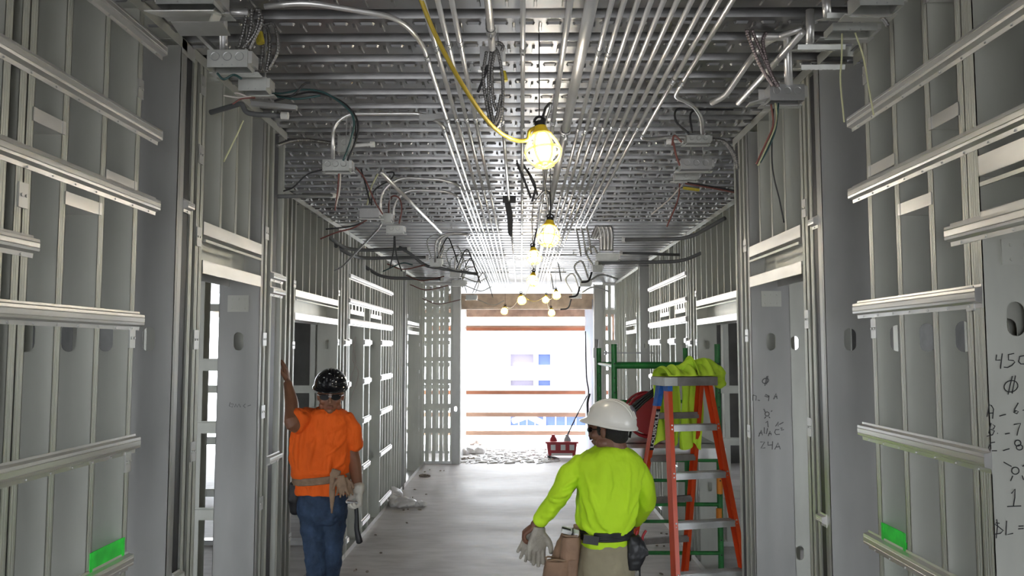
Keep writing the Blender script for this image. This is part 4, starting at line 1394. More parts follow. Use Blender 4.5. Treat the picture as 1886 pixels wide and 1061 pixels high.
def hard_hat(parent, c, R, mat, ribs=True, sx=.118, sy=.140, sz=.108):
    mb = MB()
    n, m = 28, 9
    prof = []
    for i in range(m + 1):
        a = PI / 2 * (1 - i / m)
        prof.append((math.cos(a), math.sin(a)))
    prof[0] = (.001, 1)
    outer = []
    for (r, z) in prof: outer.append([(sx * r * math.cos(2 * PI * k / n), sy * r * math.sin(2 * PI * k / n), sz * z) for k in range(n)])
    # brim: wider at the front
    def brim(f, dz, inn=0):
        ring = []
        for k in range(n):
            t = 2 * PI * k / n
            fr = max(0, math.sin(t)) ** 2
            e = (.010 + .030 * fr) * f
            ring.append(((sx + e - inn) * math.cos(t), (sy + e - inn) * math.sin(t), dz - .012 * fr * f))
        return ring
    rings = outer + [brim(.5, -.006), brim(1, -.012), brim(1, -.017), brim(.3, -.013, .004)]
    inner = [[(x * .95, y * .95, z * .95 - .004) for (x, y, z) in ring] for ring in reversed(outer)]
    rings += inner
    vs = [c + R @ Vector(p) for ring in rings for p in ring]
    fs = []
    for i in range(len(rings) - 1):
        for k in range(n): fs.append((i * n + k, (i + 1) * n + k, (i + 1) * n + (k + 1) % n, i * n + (k + 1) % n))
    fs.append(tuple(range(n))); fs.append(tuple(range((len(rings) - 1) * n, len(rings) * n))[::-1])
    mb.quadmesh(vs, fs)
    if ribs:
        for xo in (-.022, 0, .022):
            pts = []
            for k in range(9):
                a = math.radians(20 + 140 * k / 8)
                z = sz * math.sin(a) * (1 - (xo / sx) ** 2) ** .5
                pts.append(c + R @ Vector((xo, sy * math.cos(a) * .98, z + .0005)))
            mb.tube(pts, .0045, 6)
    return mb.build('hard_hat', M[mat], parent, smooth='all')


# ---- man in the orange shirt
YO = 5.3
man = thing('person', 'person in orange t-shirt, black hard hat and sunglasses leaning a hand on the left studs', 'person', (V(595, 900, YO).x, YO, 0))
Rh = frame_of((.20, -1, -.13), (.04, -.13, 1))
hc = V(609, 727, YO - .03)
mb = MB()
head_shapes(mb, hc, Rh, .98)
limb(mb, [hc + Vector((-.01, .03, -.06)), V(603, 762, YO)], [.056, .066])
limb(mb, [V(570, 782, YO), V(537, 783, YO - .18), V(538, 745, YO - .06), V(530, 706, YO + .02)], [.058, .048, .043, .028])
hand_shapes(mb, V(530, 704, YO + .02), (-.25, .25, 1), (-1, .1, 0), 1, 1.0, (.12, .1, .12, .15), .12, .2)
limb(mb, [V(636, 790, YO), V(651, 845, YO + .03), V(661, 905, YO - .08)], [.050, .046, .030])
loft(mb, [(V(600, 900, YO), .12, .08), (V(600, 850, YO), .13, .09), (V(603, 790, YO), .12, .08), (V(603, 765, YO), .08, .06)], Vector((1, 0, 0)), Vector((0, 1, 0)))
organic(mb, 'body', M['skin'], man, .0045, 4)
hat = hard_hat(man, hc + Rh @ Vector((0, -.012, .064)), Rh, 'blackgl', True, .106, .128, .106)
for (a, b) in ((-.5, .2), (-.1, .75), (.35, .5), (.7, .2), (-.75, .55), (.1, .35), (.55, .8), (-.35, .5)):
    th = PI / 2 + a * 1.4; el = b * 1.2
    n_ = Vector((.106 * math.cos(th) * math.cos(el), .128 * math.sin(th) * math.cos(el), .106 * math.sin(el)))
    mb = MB(); ellipsoid(mb, hc + Rh @ (Vector((0, -.012, .064)) + n_ * 1.005), (.006, .006, .003), Rh, 8, 5)
    mb.build('sticker', M['white'], hat)
mb = MB()
for q in (-1, 1):
    pts = [(q * .036 + .030 * math.cos(t), .098 - .35 * (q * .036 + .030 * math.cos(t)) ** 2 * 9, .0 + .018 * math.sin(t)) for t in [2 * PI * k / 14 for k in range(14)]]
    f = [hc + Rh @ Vector(p) for p in pts]; g = [hc + Rh @ Vector((p[0], p[1] + .004, p[2])) for p in pts]
    mb.quadmesh(f + g, [tuple(range(14)), tuple(range(14, 28))[::-1]] + [(i, 14 + i, 14 + (i + 1) % 14, (i + 1) % 14) for i in range(14)])
    mb.tube([hc + Rh @ Vector((q * .064, .085, .006)), hc + Rh @ Vector((q * .080, .03, .004)), hc + Rh @ Vector((q * .082, -.01, .0))], .003, 6)
mb.tube([hc + Rh @ Vector((-.01, .104, .006)), hc + Rh @ Vector((.01, .104, .006))], .003, 6)
mb.tube([hc + Rh @ Vector((x, .1005 - x * x * 3.1, .017)) for x in (-.066, -.04, -.01, .01, .04, .066)], .003, 6)
mb.build('sunglasses', M['lens'], man, smooth=True)
mb = MB(); ellipsoid(mb, hc + Rh @ Vector((0, .1005, -.065)), (.020, .004, .006), Rh); mb.build('lips', M['lips'], man, smooth='all')
mb = MB()
for q in (-1, 1): ellipsoid(mb, hc + Rh @ Vector((q * .068, -.03, .0)), (.012, .045, .035), Rh)
ellipsoid(mb, hc + Rh @ Vector((0, -.075, -.01)), (.065, .028, .055), Rh)
organic(mb, 'hair', M['hair'], man, .006, 2)
# shirt
WX, WY = Vector((.99, .10, 0)), Vector((-.10, .99, 0))
k_ = 1 / 283
mb = MB()
secs = [(V(x, y, YO), w * k_, d) for x, y, w, d in ((595, 908, 49, .125), (596, 900, 50, .128), (594, 886, 48, .122), (592, 874, 53, .135), (591, 850, 55, .145), (592, 820, 55, .145), (596, 795, 54, .135), (600, 775, 52, .12), (603, 762, 40, .10), (604, 753, 25, .078))]
loft(mb, secs, WX, WY, 32)
ridges(mb, secs, WX, WY, [[(160, .86), (150, .6), (146, .38)], [(140, .88), (135, .6), (132, .36)], [(172, .8), (168, .6), (160, .4)], [(120, .8), (118, .6), (122, .38)], [(40, .8), (60, .72), (85, .66)],
                          [(30, .68), (50, .58), (80, .5)], [(25, .55), (45, .45), (70, .38)], [(95, .66), (100, .5), (104, .37)], [(70, .5), (74, .4), (70, .34)], [(150, .3), (146, .2), (142, .05)],
                          [(110, .3), (112, .2), (108, .05)], [(60, .3), (64, .18), (60, .04)], [(30, .42), (60, .36), (90, .37), (130, .35)], [(20, .34), (50, .32), (80, .36)]], .014)
limb(mb, [V(634, 772, YO), V(646, 795, YO), V(650, 815, YO + .02), V(650.5, 821, YO + .02)], [.066, .070, .066, .062])
limb(mb, [V(570, 772, YO), V(553, 774, YO - .09), V(547, 776, YO - .13)], [.074, .076, .074])
shirt = organic(mb, 'tshirt', M['orangecloth'], man, .006, 4, .5, .024, .07)
mb = MB()
ring = [V(604, 754, YO) + Vector((.072 * math.cos(t), .060 * math.sin(t) - .022, -.012 * math.sin(-t) + .006)) for t in [2 * PI * k / 24 for k in range(25)]]
mb.tube(ring, .006, 6); mb.build('collar', M['orangecloth'], shirt, smooth='all')
# jeans
mb = MB()
loft(mb, [(V(594, 897, YO), .150, .105), (V(594, 915, YO), .162, .118), (V(594, 945, YO), .160, .120), (V(593, 962, YO), .135, .105)], WX, WY, 28, 2.2)
limb(mb, [V(574, 935, YO), V(582, 1035, YO - .05), V(584, 1095, YO + .02), V(590, 1148, YO + .05)], [.088, .066, .058, .054])
limb(mb, [V(614, 935, YO + .01), V(610, 1035, YO + .02), V(604, 1095, YO + .10), V(600, 1138, YO + .18)], [.088, .066, .058, .054])
organic(mb, 'jeans', M['denim'], man, .0065, 5, .5, .020, .05)
mb = MB()
for a, Y_ in ((590, YO + .05), (600, YO + .18)):
    c = V(a, 1140, Y_); c.z = 0
    limb(mb, [c + Vector((0, .04, .10)), c + Vector((0, .02, .055)), c + Vector((.02, -.14, .038))], [.050, .050, .038])
    mb.obox(c + Vector((.01, -.06, .012)), (.09, .28, .024))
organic(mb, 'work_boots', M['boot'], man, .007, 3)
# belt
mb = MB()
pts = []
for k in range(33):
    t = 2 * PI * k / 32
    pts.append(V(594, 880, YO) + WX * (.187 * math.cos(t)) + WY * (.140 * math.sin(t)) + Vector((0, 0, .018 * math.cos(t))))
for dz in (-.016, -.008, 0, .008, .016): mb.tube([p + Vector((0, 0, dz)) for p in pts], .0075, 6)
belt = mb.build('tool_belt', M['tan'], man, smooth='all')
mb = MB()
c = V(545, 915, YO - .02); R_ = Euler((0, .1, .3)).to_matrix()
limb(mb, [c + Vector((0, 0, .08)), c + Vector((0, 0, .0)), c + Vector((.005, 0, -.09))], [.042, .048, .040], flat=1.3)
mb.obox(c + Vector((0, -.03, .03)), (.07, .05, .12), R_)
organic(mb, 'black_pouch', M['black'], man, .006, 3)
mb = MB()
c = V(618, 872, YO - .15)
mb.obox(c + Vector((0, 0, 0)), (.06, .02, .05), Euler((0, .3, 0)).to_matrix())
limb(mb, [V(612, 872, YO - .15), V(612, 905, YO - .17), V(611, 945, YO - .15)], [.016, .020, .008], flat=.6)
organic(mb, 'leather_flap', M['tan'], man, .005, 2)
gl = MB()
hand_shapes(gl, V(628, 880, YO - .17), (.12, 0, -1), (0, -1, 0), 1, .78, (.35, .2, .3, .15), .2, .5, .003)
hand_shapes(gl, V(636, 884, YO - .15), (.25, .0, -1), (0, -1, 0), -1, .72, (.2, .4, .25, .5), .15, .5, .003)
tag(organic(gl, 'work_gloves', M['tan'], None, .0042, 2), 'pair of tan gloves hanging from the belt of the person in orange', 'gloves')
gl = MB(); hand_shapes(gl, V(661, 903, YO - .08), (.04, 0, -1), (-.9, -.45, 0), 1, 1.08, (.75, .85, .9, .95), .02, 1.0, .003)
limb(gl, [V(660, 896, YO - .075), V(661.5, 906, YO - .08)], [.042, .036])
organic(gl, 'white_glove', M['glovew'], man, .0042, 3)
# hammer hanging from the gloved hand
root = thing('hammer', 'black handled hammer held upside down by the gloved hand of the person in orange', 'hammer', V(657, 960, YO - .10))
mb = MB(); limb(mb, [V(655, 925, YO - .10), V(657, 950, YO - .10), V(657, 975, YO - .10), V(662, 998, YO - .10)], [.012, .013, .016, .021], flat=.7); mb.build('grip', M['black'], root, smooth='all')
mb = MB(); c = V(650, 926, YO - .10); mb.tube([c + Vector((-.035, 0, .004)), c + Vector((.045, 0, -.004))], .012, 10); mb.build('head', M['cast'], root, smooth=True)

# ---- man in the lime shirt, seen from behind
YL = 4.2
man2 = thing('person', 'person in long lime shirt and white hard hat, back turned, tool bags at hips', 'person', (V(1113, 980, YL).x, YL, 0))
Rh = frame_of((-.84, .58, -.10), (-.06, 0, 1))
hc = V(1121, 789, YL)
mb = MB()
head_shapes(mb, hc, Rh, 1.0)
limb(mb, [hc + Vector((.012, -.01, -.06)), V(1126, 832, YL)], [.058, .068])
# left arm (image left)
limb(mb, [V(1068, 862, YL), V(1038, 905, YL - .03), V(1000, 955, YL + .02), V(985, 968, YL + .03)], [.046, .042, .032, .027])
hand_shapes(mb, V(987, 966, YL + .03), (-.75, .1, -.55), (.4, .1, -.9), -1, .95, (.55, .65, .7, .8), .06, .9)
# right arm reaching to the front
limb(mb, [V(1172, 868, YL), V(1186, 922, YL + .06), V(1168, 962, YL + .22), V(1158, 968, YL + .28)], [.046, .042, .032, .028])
hand_shapes(mb, V(1158, 968, YL + .28), (-.8, .5, -.1), (-.2, .6, -.6), 1, .95, (.5, .6, .6, .7), .05, .8)
loft(mb, [(V(1114, 985, YL), .12, .08), (V(1118, 920, YL), .12, .09), (V(1122, 865, YL), .12, .08), (V(1124, 840, YL), .07, .06)], Vector((1, 0, 0)), Vector((0, 1, 0)))
organic(mb, 'body', M['skindk'], man2, .0045, 4)
hat = hard_hat(man2, hc + Rh @ Vector((0, -.022, .034)), frame_of((-.80, .46, .16), (.14, -.10, 1)), 'hatwhite', True, .112, .130, .112)
mb = MB(); Rq = frame_of((-.80, .46, .16), (.14, -.10, 1))
ellipsoid(mb, hc + Rh @ Vector((0, -.022, .034)) + Rq @ Vector((.045, -.085, .070)), (.034, .030, .014), Rq @ Euler((.9, .5, 0)).to_matrix()); mb.build('emblem', M['sticker'], hat, smooth='all')
mb = MB()
ellipsoid(mb, hc + Rh @ Vector((0, -.035, -.008)), (.078, .072, .062), Rh)
ellipsoid(mb, hc + Rh @ Vector((0, -.055, -.045)), (.060, .045, .040), Rh)
for q in (-1, 1): ellipsoid(mb, hc + Rh @ Vector((q * .070, .018, .0)), (.010, .012, .030), Rh)
organic(mb, 'hair', M['hair'], man2, .005, 3)
mb = MB()
for q in (-1, 1):
    ellipsoid(mb, hc + Rh @ Vector((q * .036, .088, .002)), (.026, .010, .015), Rh, 12, 6)
    mb.tube([hc + Rh @ Vector((q * .060, .080, .004)), hc + Rh @ Vector((q * .078, .03, .004)), hc + Rh @ Vector((q * .084, -.012, .004))], .0028, 6)
mb.build('safety_glasses', M['lens'], man2, smooth='all')
WX, WY = Vector((.985, .17, 0)), Vector((-.17, .985, 0))
k_ = 1 / 357
mb = MB()
secs = [(V(x, y, YL), w * k_, d) for x, y, w, d in ((1110, 1003, 43, .115), (1112, 992, 45, .118), (1113, 978, 44, .113), (1114, 962, 51, .132), (1117, 930, 53, .140), (1120, 895, 57, .140), (1122, 865, 62, .128), (1123, 845, 60, .112), (1124, 832, 45, .095), (1126, 822, 27, .078))]
loft(mb, secs, WX, WY, 34)
ridges(mb, secs, WX, WY, [[(150, .70), (130, .5), (110, .36), (80, .27)], [(158, .55), (140, .42), (120, .3)], [(100, .78), (96, .6), (100, .45)], [(70, .75), (72, .55), (66, .4)], [(30, .66), (45, .5), (60, .4)],
                          [(20, .5), (40, .4), (60, .3)], [(165, .4), (140, .30), (120, .24)], [(150, .26), (110, .235), (70, .24), (30, .26)], [(130, .3), (128, .25), (126, .22)], [(95, .33), (92, .27), (94, .22)],
                          [(60, .32), (58, .26), (60, .22)], [(15, .36), (40, .29), (70, .26)], [(25, .75), (40, .66), (50, .55)]], .014)
ridges(mb, [(V(1066, 850, YL), .064, .064), (V(1036, 903, YL - .04), .056, .056), (V(1012, 935, YL), .048, .048), (V(998, 955, YL + .02), .040, .040)], WX, WY, [[(60, .30), (100, .40), (150, .42)], [(40, .42), (90, .5), (140, .5)], [(60, .65), (110, .72)], [(50, .85), (120, .9)], [(70, .15), (110, .28)]], .010)
limb(mb, [V(1070, 854, YL), V(1053, 874, YL - .02), V(1034, 905, YL - .04), V(1012, 935, YL), V(994, 958, YL + .02)], [.055, .057, .051, .046, .036])
limb(mb, [V(1172, 864, YL), V(1184, 892, YL + .02), V(1190, 922, YL + .06), V(1170, 958, YL + .20)], [.056, .056, .052, .042])
organic(mb, 'long_sleeved_shirt', M['limecloth'], man2, .0055, 4, .5, .022, .08)
mb = MB()
loft(mb, [(V(1114, 985, YL), .125, .10), (V(1114, 1010, YL), .132, .122), (V(1114, 1050, YL), .138, .128), (V(1114, 1075, YL), .125, .115)], WX, WY, 28, 2.2)
for q in (-1, 1):
    limb(mb, [V(1114 + q * 24, 1050, YL), V(1114 + q * 27, 1190, YL + .02), V(1114 + q * 30, 1330, YL + .02)], [.088, .068, .060])
organic(mb, 'trousers', M['khaki'], man2, .0065, 5, .5, .014, .06)
mb = MB()
for q in (-1, 1):
    c = V(1114 + q * 30, 1330, YL + .02); c.z = 0
    limb(mb, [c + Vector((0, -.03, .10)), c + Vector((0, 0, .055)), c + Vector((0, .16, .038))], [.052, .050, .038])
    mb.obox(c + Vector((0, .07, .012)), (.09, .28, .024))
organic(mb, 'work_boots', M['boot'], man2, .007, 3)
mb = MB()
pts = []
for k in range(33):
    t = 2 * PI * k / 32
    pts.append(V(1114, 980, YL) + WX * (.140 * math.cos(t)) + WY * (.130 * math.sin(t)))
for dz in (-.016, -.008, 0, .008, .016): mb.tube([p + Vector((0, 0, dz)) for p in pts], .007, 6)
mb.build('tool_belt', M['black'], man2, smooth='all')
mb = MB(); c = V(1088, 994, YL - .135); mb.obox(c, (.075, .022, .042), Euler((0, .16, .05)).to_matrix())
tag(mb.build('phone_holster', M['blackgl']), 'black phone in a holster at the back of the lime shirted person', 'phone')
# leather bags at the left hip
mb = MB()
c = V(1052, 1000, YL - .04)
loft(mb, [(V(1040, 1085, YL - .04), .060, .045), (V(1036, 1060, YL - .04), .075, .055), (V(1040, 1030, YL - .04), .070, .050), (V(1048, 1000, YL - .03), .062, .045), (V(1056, 975, YL - .03), .052, .040)], Vector((1, 0, 0)), Vector((0, 1, 0)), 22, 2.6)
loft(mb, [(V(1024, 1085, YL - .09), .055, .035), (V(1022, 1060, YL - .10), .060, .040), (V(1026, 1032, YL - .11), .055, .042)], Vector((1, 0, 0)), Vector((0, 1, 0)), 20, 2.6)
loft(mb, [(V(1048, 1030, YL - .10), .045, .030), (V(1050, 1005, YL - .10), .048, .034), (V(1052, 988, YL - .10), .044, .034)], Vector((1, 0, 0)), Vector((0, 1, 0)), 20, 2.6)
mb.obox(V(1066, 975, YL - .02), (.05, .03, .05))
bag = organic(mb, 'leather_bag', M['leather'], man2, .005, 3, .5, .008, .04)
mb = MB(); mb.tube([V(1024, 1029, YL - .11) + Vector((.050 * math.cos(t), .038 * math.sin(t), .004 * math.sin(3 * t))) for t in [2 * PI * k / 20 for k in range(21)]], .0045, 6)
mb.build('pocket_rim', M['tan'], bag, smooth='all'); mb = MB(); mb.tube([V(1052, 985, YL - .10) + Vector((.041 * math.cos(t), .031 * math.sin(t), 0)) for t in [2 * PI * k / 20 for k in range(21)]], .004, 6)
mb.build('pocket_rim', M['tan'], bag, smooth='all')
mb = MB(); Rk = Euler((.5, .28, .1)).to_matrix(); mb.obox(V(1046, 978, YL - .10), (.062, .028, .022), Rk); mb.obox(V(1061, 983, YL - .11), (.022, .030, .026), Rk)
tag(mb.build('pencil_case', M['white']), 'white and black flat tool sticking out of the brown leather bag', 'tool')
mb = MB(); mb.obox(V(1043, 974, YL - .112), (.045, .006, .006), Rk); mb.obox(V(1054, 981, YL - .112), (.004, .036, .028), Rk); tag(mb.build('tool_strip', M['black']), 'black strip on the white tool in the brown leather bag', 'tool')
# dark pouch and pliers at the right hip
mb = MB()
loft(mb, [(V(1165, 1048, YL - .05), .035, .035), (V(1170, 1025, YL - .05), .050, .045), (V(1172, 1003, YL - .05), .048, .045), (V(1164, 985, YL - .04), .035, .035)], Vector((1, 0, 0)), Vector((0, 1, 0)), 20, 2.6)
mb.obox(V(1186, 1018, YL - .06), (.04, .04, .03), Euler((0, -.3, 0)).to_matrix())
limb(mb, [V(1178, 1040, YL - .05), V(1179, 1075, YL - .05)], [.006, .005])
organic(mb, 'black_pouch', M['black'], man2, .005, 3, .5, .008, .03)
root = thing('pliers', 'red handled pliers standing in the black pouch at the right hip', 'pliers', V(1178, 1000, YL - .05))
for q, (a, b_, c_) in enumerate((((1172, 1000), (1171, 988), (1174, 976)), ((1183, 1000), (1184, 988), (1190, 977)))):
    mb = MB(); mb.tube(bez([V(a[0], a[1], YL - .05), V(b_[0], b_[1], YL - .05), V(c_[0], c_[1], YL - .05)], 5), .0065, 8); mb.build('handle', M['red'], root, smooth='all')
mb = MB(); mb.obox(V(1177, 1003, YL - .05), (.03, .012, .03)); mb.build('jaw', M['cast'], root)
gl = MB()
hand_shapes(gl, V(992, 978, YL + .02), (-.12, 0, -1), (.3, -1, 0), -1, 1.12, (.12, .1, .15, .2), .10, .3, .004)
hand_shapes(gl, V(984, 980, YL + .05), (-.45, 0, -1), (0, -1, 0), -1, 1.0, (.15, .25, .2, .3), .22, .4, .003)
tag(organic(gl, 'work_gloves', M['glovegrey'], None, .0042, 2), 'pair of grey leather gloves dangling from the hand of the person in lime', 'gloves')

# ------------------------------------------------------------------ stepladder
LC = V(1260, 700, 5.65); LC.z = 0
ang = math.radians(16)
ax = Vector((math.cos(ang), math.sin(ang), 0))          # along the treads
fw = Vector((math.sin(ang), -math.cos(ang), 0))         # front of the ladder
lad = thing('stepladder', 'orange-red fiberglass stepladder with grey cap standing by the right studs', 'ladder', LC)
CAPZ = 1.70


def LP(a, f, z): return LC + ax * a + fw * f + Vector((0, 0, z))


def channel(mb, p0, p1, wdir, ddir, w, d, t=.004):
    """C channel rail from p0 to p1"""
    p0, p1 = Vector(p0), Vector(p1)
    poly = [(-w / 2, -d / 2), (w / 2, -d / 2), (w / 2, -d / 2 + t), (-w / 2 + t, -d / 2 + t), (-w / 2 + t, d / 2 - t), (w / 2, d / 2 - t), (w / 2, d / 2), (-w / 2, d / 2)]
    mb.prism(poly, lambda u, v, k: (p0 if k == 0 else p1) + wdir * u + ddir * v, 0, 1)


H0 = CAPZ - .03
def fr(z): return (H0 - z) / H0            # 0 at top, 1 on the floor
FRONT = lambda z: .05 + .36 * fr(z)
BACK = lambda z: -.05 - .50 * fr(z)
WF = lambda z: .150 + .125 * fr(z)
WB = lambda z: .150 + .090 * fr(z)
for sgn in (-1, 1):
    mb = MB(); channel(mb, LP(sgn * WF(0), FRONT(0), .02), LP(sgn * WF(H0), FRONT(H0), H0), ax * -sgn, fw, .030, .072); mb.build('front_rail', M['orange'], lad)
    mb = MB(); channel(mb, LP(sgn * WB(0), BACK(0), .02), LP(sgn * WB(H0), BACK(H0), H0), ax * -sgn, fw, .030, .062); rr = mb.build('rear_rail', M['orange'], lad)
    for F_, W_ in ((FRONT, WF), (BACK, WB)):
        mb = MB(); mb.obox(LP(sgn * W_(0), F_(0), .02), (.045, .09, .04), Euler((0, 0, ang)).to_matrix()); mb.build('foot', M['black'], lad)
for k in range(5):
    z = H0 - .305 * (k + 1) + .02
    if z < .1: break
    w = WF(z) - .012
    mb = MB()
    Rl = Euler((0, 0, ang)).to_matrix()
    c = LP(0, FRONT(z), z)
    mb.obox(c, (2 * w, .090, .004), Rl); mb.obox(c + fw * .04 - Vector((0, 0, .018)), (2 * w, .003, .040), Rl); mb.obox(c + fw * .0425 - Vector((0, 0, .034)), (2 * w, .004, .005), Rl); mb.obox(c - fw * .04 - Vector((0, 0, .011)), (2 * w, .003, .026), Rl)
    for q in range(-3, 4): mb.obox(c + fw * q * .011 + Vector((0, 0, .003)), (2 * w, .004, .003), Rl)
    mb.obox(c + fw * .043 - Vector((0, 0, .008)), (2 * w, .003, .005), Rl)
    st = mb.build('tread', M['alum'], lad)
    mb = MB()
    for sgn in (-1, 1):
        for dz in (.004, -.022):
            q = LP(sgn * (WF(z)), FRONT(z) + .038, z + dz); mb.tube([q, q + fw * .005], .0055, 8)
    mb.build('rivets', M['alum'], st)
    if k < 4:
        zb = z + .045
        mb = MB(); wb = WB(zb) - .006
        c = LP(0, BACK(zb), zb)
        mb.obox(c + fw * .03, (2 * wb, .003, .042), Rl); mb.obox(c + fw * .015 + Vector((0, 0, .020)), (2 * wb, .032, .003), Rl)
        mb.build('rear_brace', M['alumdk'], lad)
mb = MB()
Rl = Euler((0, 0, ang)).to_matrix()
mb.obox(LP(.0, 0, CAPZ - .002), (.40, .20, .012), Rl)
for s_ in (-1, 1):
    mb.obox(LP(0, s_ * .098, CAPZ - .026), (.40, .006, .058), Rl); mb.obox(LP(s_ * .197, 0, CAPZ - .026), (.006, .20, .058), Rl)
cap = mb.build('top_cap', M['alumdk'], lad)
mb = MB(); mb.obox(LP(-.150, .1025, CAPZ - .026), (.096, .003, .056), Rl); mb.obox(LP(-.202, 0, CAPZ - .026), (.003, .2, .056), Rl); mb.build('worn_corner', M['boxm'], cap)
mb = MB()
p0, p1 = LP(-WB(H0 - .17), BACK(H0 - .17), H0 - .17), LP(-WB(H0), BACK(H0), H0)
channel(mb, p0, p1, ax, fw, .034, .066, .005); mb.build('blue_paint_band', M['bluepaint'], lad)
mb = MB(); p0, p1 = LP(-WF(H0 - .06), FRONT(H0 - .06), H0 - .06), LP(-WF(H0), FRONT(H0), H0); channel(mb, p0, p1, ax, fw, .034, .076, .005); mb.build('blue_paint_band', M['bluepaint'], lad)
# black label with the maker's lettering, running up the near edge of the left rear rail
mid = H0 - .33
pa, pb = LP(-WB(H0 - .48), BACK(H0 - .48), H0 - .48), LP(-WB(H0 - .19), BACK(H0 - .19), H0 - .19)
dirv = (pb - pa).normalized()
toward = (Vector((0, 0, 1.9)) - (pa + pb) / 2); side_n = (-ax)
# face of the rail turned to the camera: the web faces -ax, the flange faces fw
nn = fw.copy(); uu = dirv; vv = uu.cross(nn).normalized()
cc = (pa + pb) / 2 + fw * .0335
mb = MB()
Rlab = Matrix((uu, vv, uu.cross(vv))).transposed()
mb.obox(cc, ((pb - pa).length, .030, .002), Rlab)
lab = mb.build('maker_label', M['black'], lad)
fc = bpy.data.curves.new('lettering', 'FONT'); fc.body = 'LOUISVILLE'; fc.size = .036; fc.align_x = 'CENTER'; fc.align_y = 'CENTER'; fc.extrude = .0008; fc.offset = .0008
fo = bpy.data.objects.new('lettering_source', fc); COL.objects.link(fo)
bpy.context.view_layer.update()
me = bpy.data.meshes.new_from_object(fo.evaluated_get(bpy.context.evaluated_depsgraph_get()))
bpy.data.objects.remove(fo)
me.materials.clear(); me.materials.append(M['white'])
nrm_l = uu.cross(vv)
if nrm_l.dot(fw) < 0: nrm_l = -nrm_l
up_l = nrm_l.cross(uu)
Rt = Matrix((uu, up_l, nrm_l)).transposed()
wd = max(v.co.x for v in me.vertices) - min(v.co.x for v in me.vertices)
sx = (pb - pa).length * .88 / wd
for v in me.vertices:
    q = cc + Rt @ Vector((v.co.x * sx, v.co.y * .9, v.co.z)) + nrm_l * .0018
    v.co = q - lad.location
me.name = 'lettering'
lo = bpy.data.objects.new('lettering', me); COL.objects.link(lo); lo.parent = lab

# ------------------------------------------------------------------ lime vest draped over the ladder cap
def drape(name, label, ua, ub, back_len, front_len, mat, zt, folds, seed, lift=.02):
    """cloth lying over the cap: hangs behind, crosses the top, small turn at the front"""
    rnd = random.Random(seed)
    nu, nv = 44, 40
    grid = []
    total = back_len + .2 + front_len
    ph = [rnd.uniform(0, 6) for _ in range(4)]
    for j in range(nv + 1):
        s_ = total * j / nv
        row = []
        for i in range(nu + 1):
            u = i / nu
            a = ua + (ub - ua) * u
            fold = math.sin(u * folds * 2 * PI + ph[0]) * .5 + math.sin(u * folds * 3.3 * PI + ph[1] + s_ * 3) * .35
            if s_ < back_len:
                h = back_len - s_
                tap = 1 - .12 * (h / back_len)
                am = (ua + ub) / 2
                f = -.125 - .030 * fold * (.35 + h * 1.6) - .02
                z = zt - h * (1 + .05 * math.sin(u * 7 + ph[2])) - .0
                aa = am + (a - am) * (tap + .10 * h) + .012 * math.sin(h * 12 + u * 5)
                p = LP(aa, f, z)
            elif s_ < back_len + .2:
                t = (s_ - back_len) / .2
                bump = lift * (1 + .9 * fold) * math.sin(PI * t) ** .6
                p = LP(a, -.125 - .02 * (1 - t) + .235 * t, zt + max(.006, bump + .010))
            else:
                h = s_ - back_len - .2
                p = LP(a, .112 + .010 * fold, zt - h + .004)
            row.append(p)
        grid.append(row)
    vs = [p for r_ in grid for p in r_]
    fs = [(j * (nu + 1) + i, j * (nu + 1) + i + 1, (j + 1) * (nu + 1) + i + 1, (j + 1) * (nu + 1) + i) for j in range(nv) for i in range(nu)]
    mb = MB(); mb.quadmesh(vs, fs)
    o = mb.build(name, mat, smooth='all')
    m_ = o.modifiers.new('thickness', 'SOLIDIFY'); m_.thickness = .004; m_.offset = 1
    s2 = o.modifiers.new('smooth', 'SUBSURF'); s2.levels = 1; s2.render_levels = 1
    return tag(o, label, 'shirt')


drape('draped_shirt', 'lime high visibility shirt draped over the ladder cap, wide left half hanging behind', -.175, .045, .47, .0, M['limevest'], CAPZ + .006, 2.2, 3, .045)
drape('draped_shirt', 'lime high visibility shirt piece on the right of the ladder cap, sleeve spilling over', .05, .205, .50, .0, M['limevest'], CAPZ + .006, 1.6, 8, .075)
mb = MB()
limb(mb, [LP(.10, -.06, CAPZ + .07), LP(.19, -.04, CAPZ + .085), LP(.26, -.02, CAPZ + .03), LP(.275, 0, CAPZ - .05)], [.035, .05, .055, .045], flat=.6)
limb(mb, [LP(-.02, -.05, CAPZ + .06), LP(.05, -.02, CAPZ + .085), LP(.14, -.03, CAPZ + .09)], [.02, .036, .03], flat=.7)
tag(organic(mb, 'draped_sleeve', M['limevest'], None, .006, 3, .5, .022, .04), 'crumpled lime sleeve falling off the right end of the ladder cap', 'shirt')
mb = MB(); limb(mb, [V(1258, 800, 5.95), V(1258, 825, 5.95)], [.030, .028], flat=.4)
tag(organic(mb, 'hanging_shirt_tail', M['limevest'], None, .006, 2), 'short lime shirt tail hanging lowest behind the ladder', 'shirt')

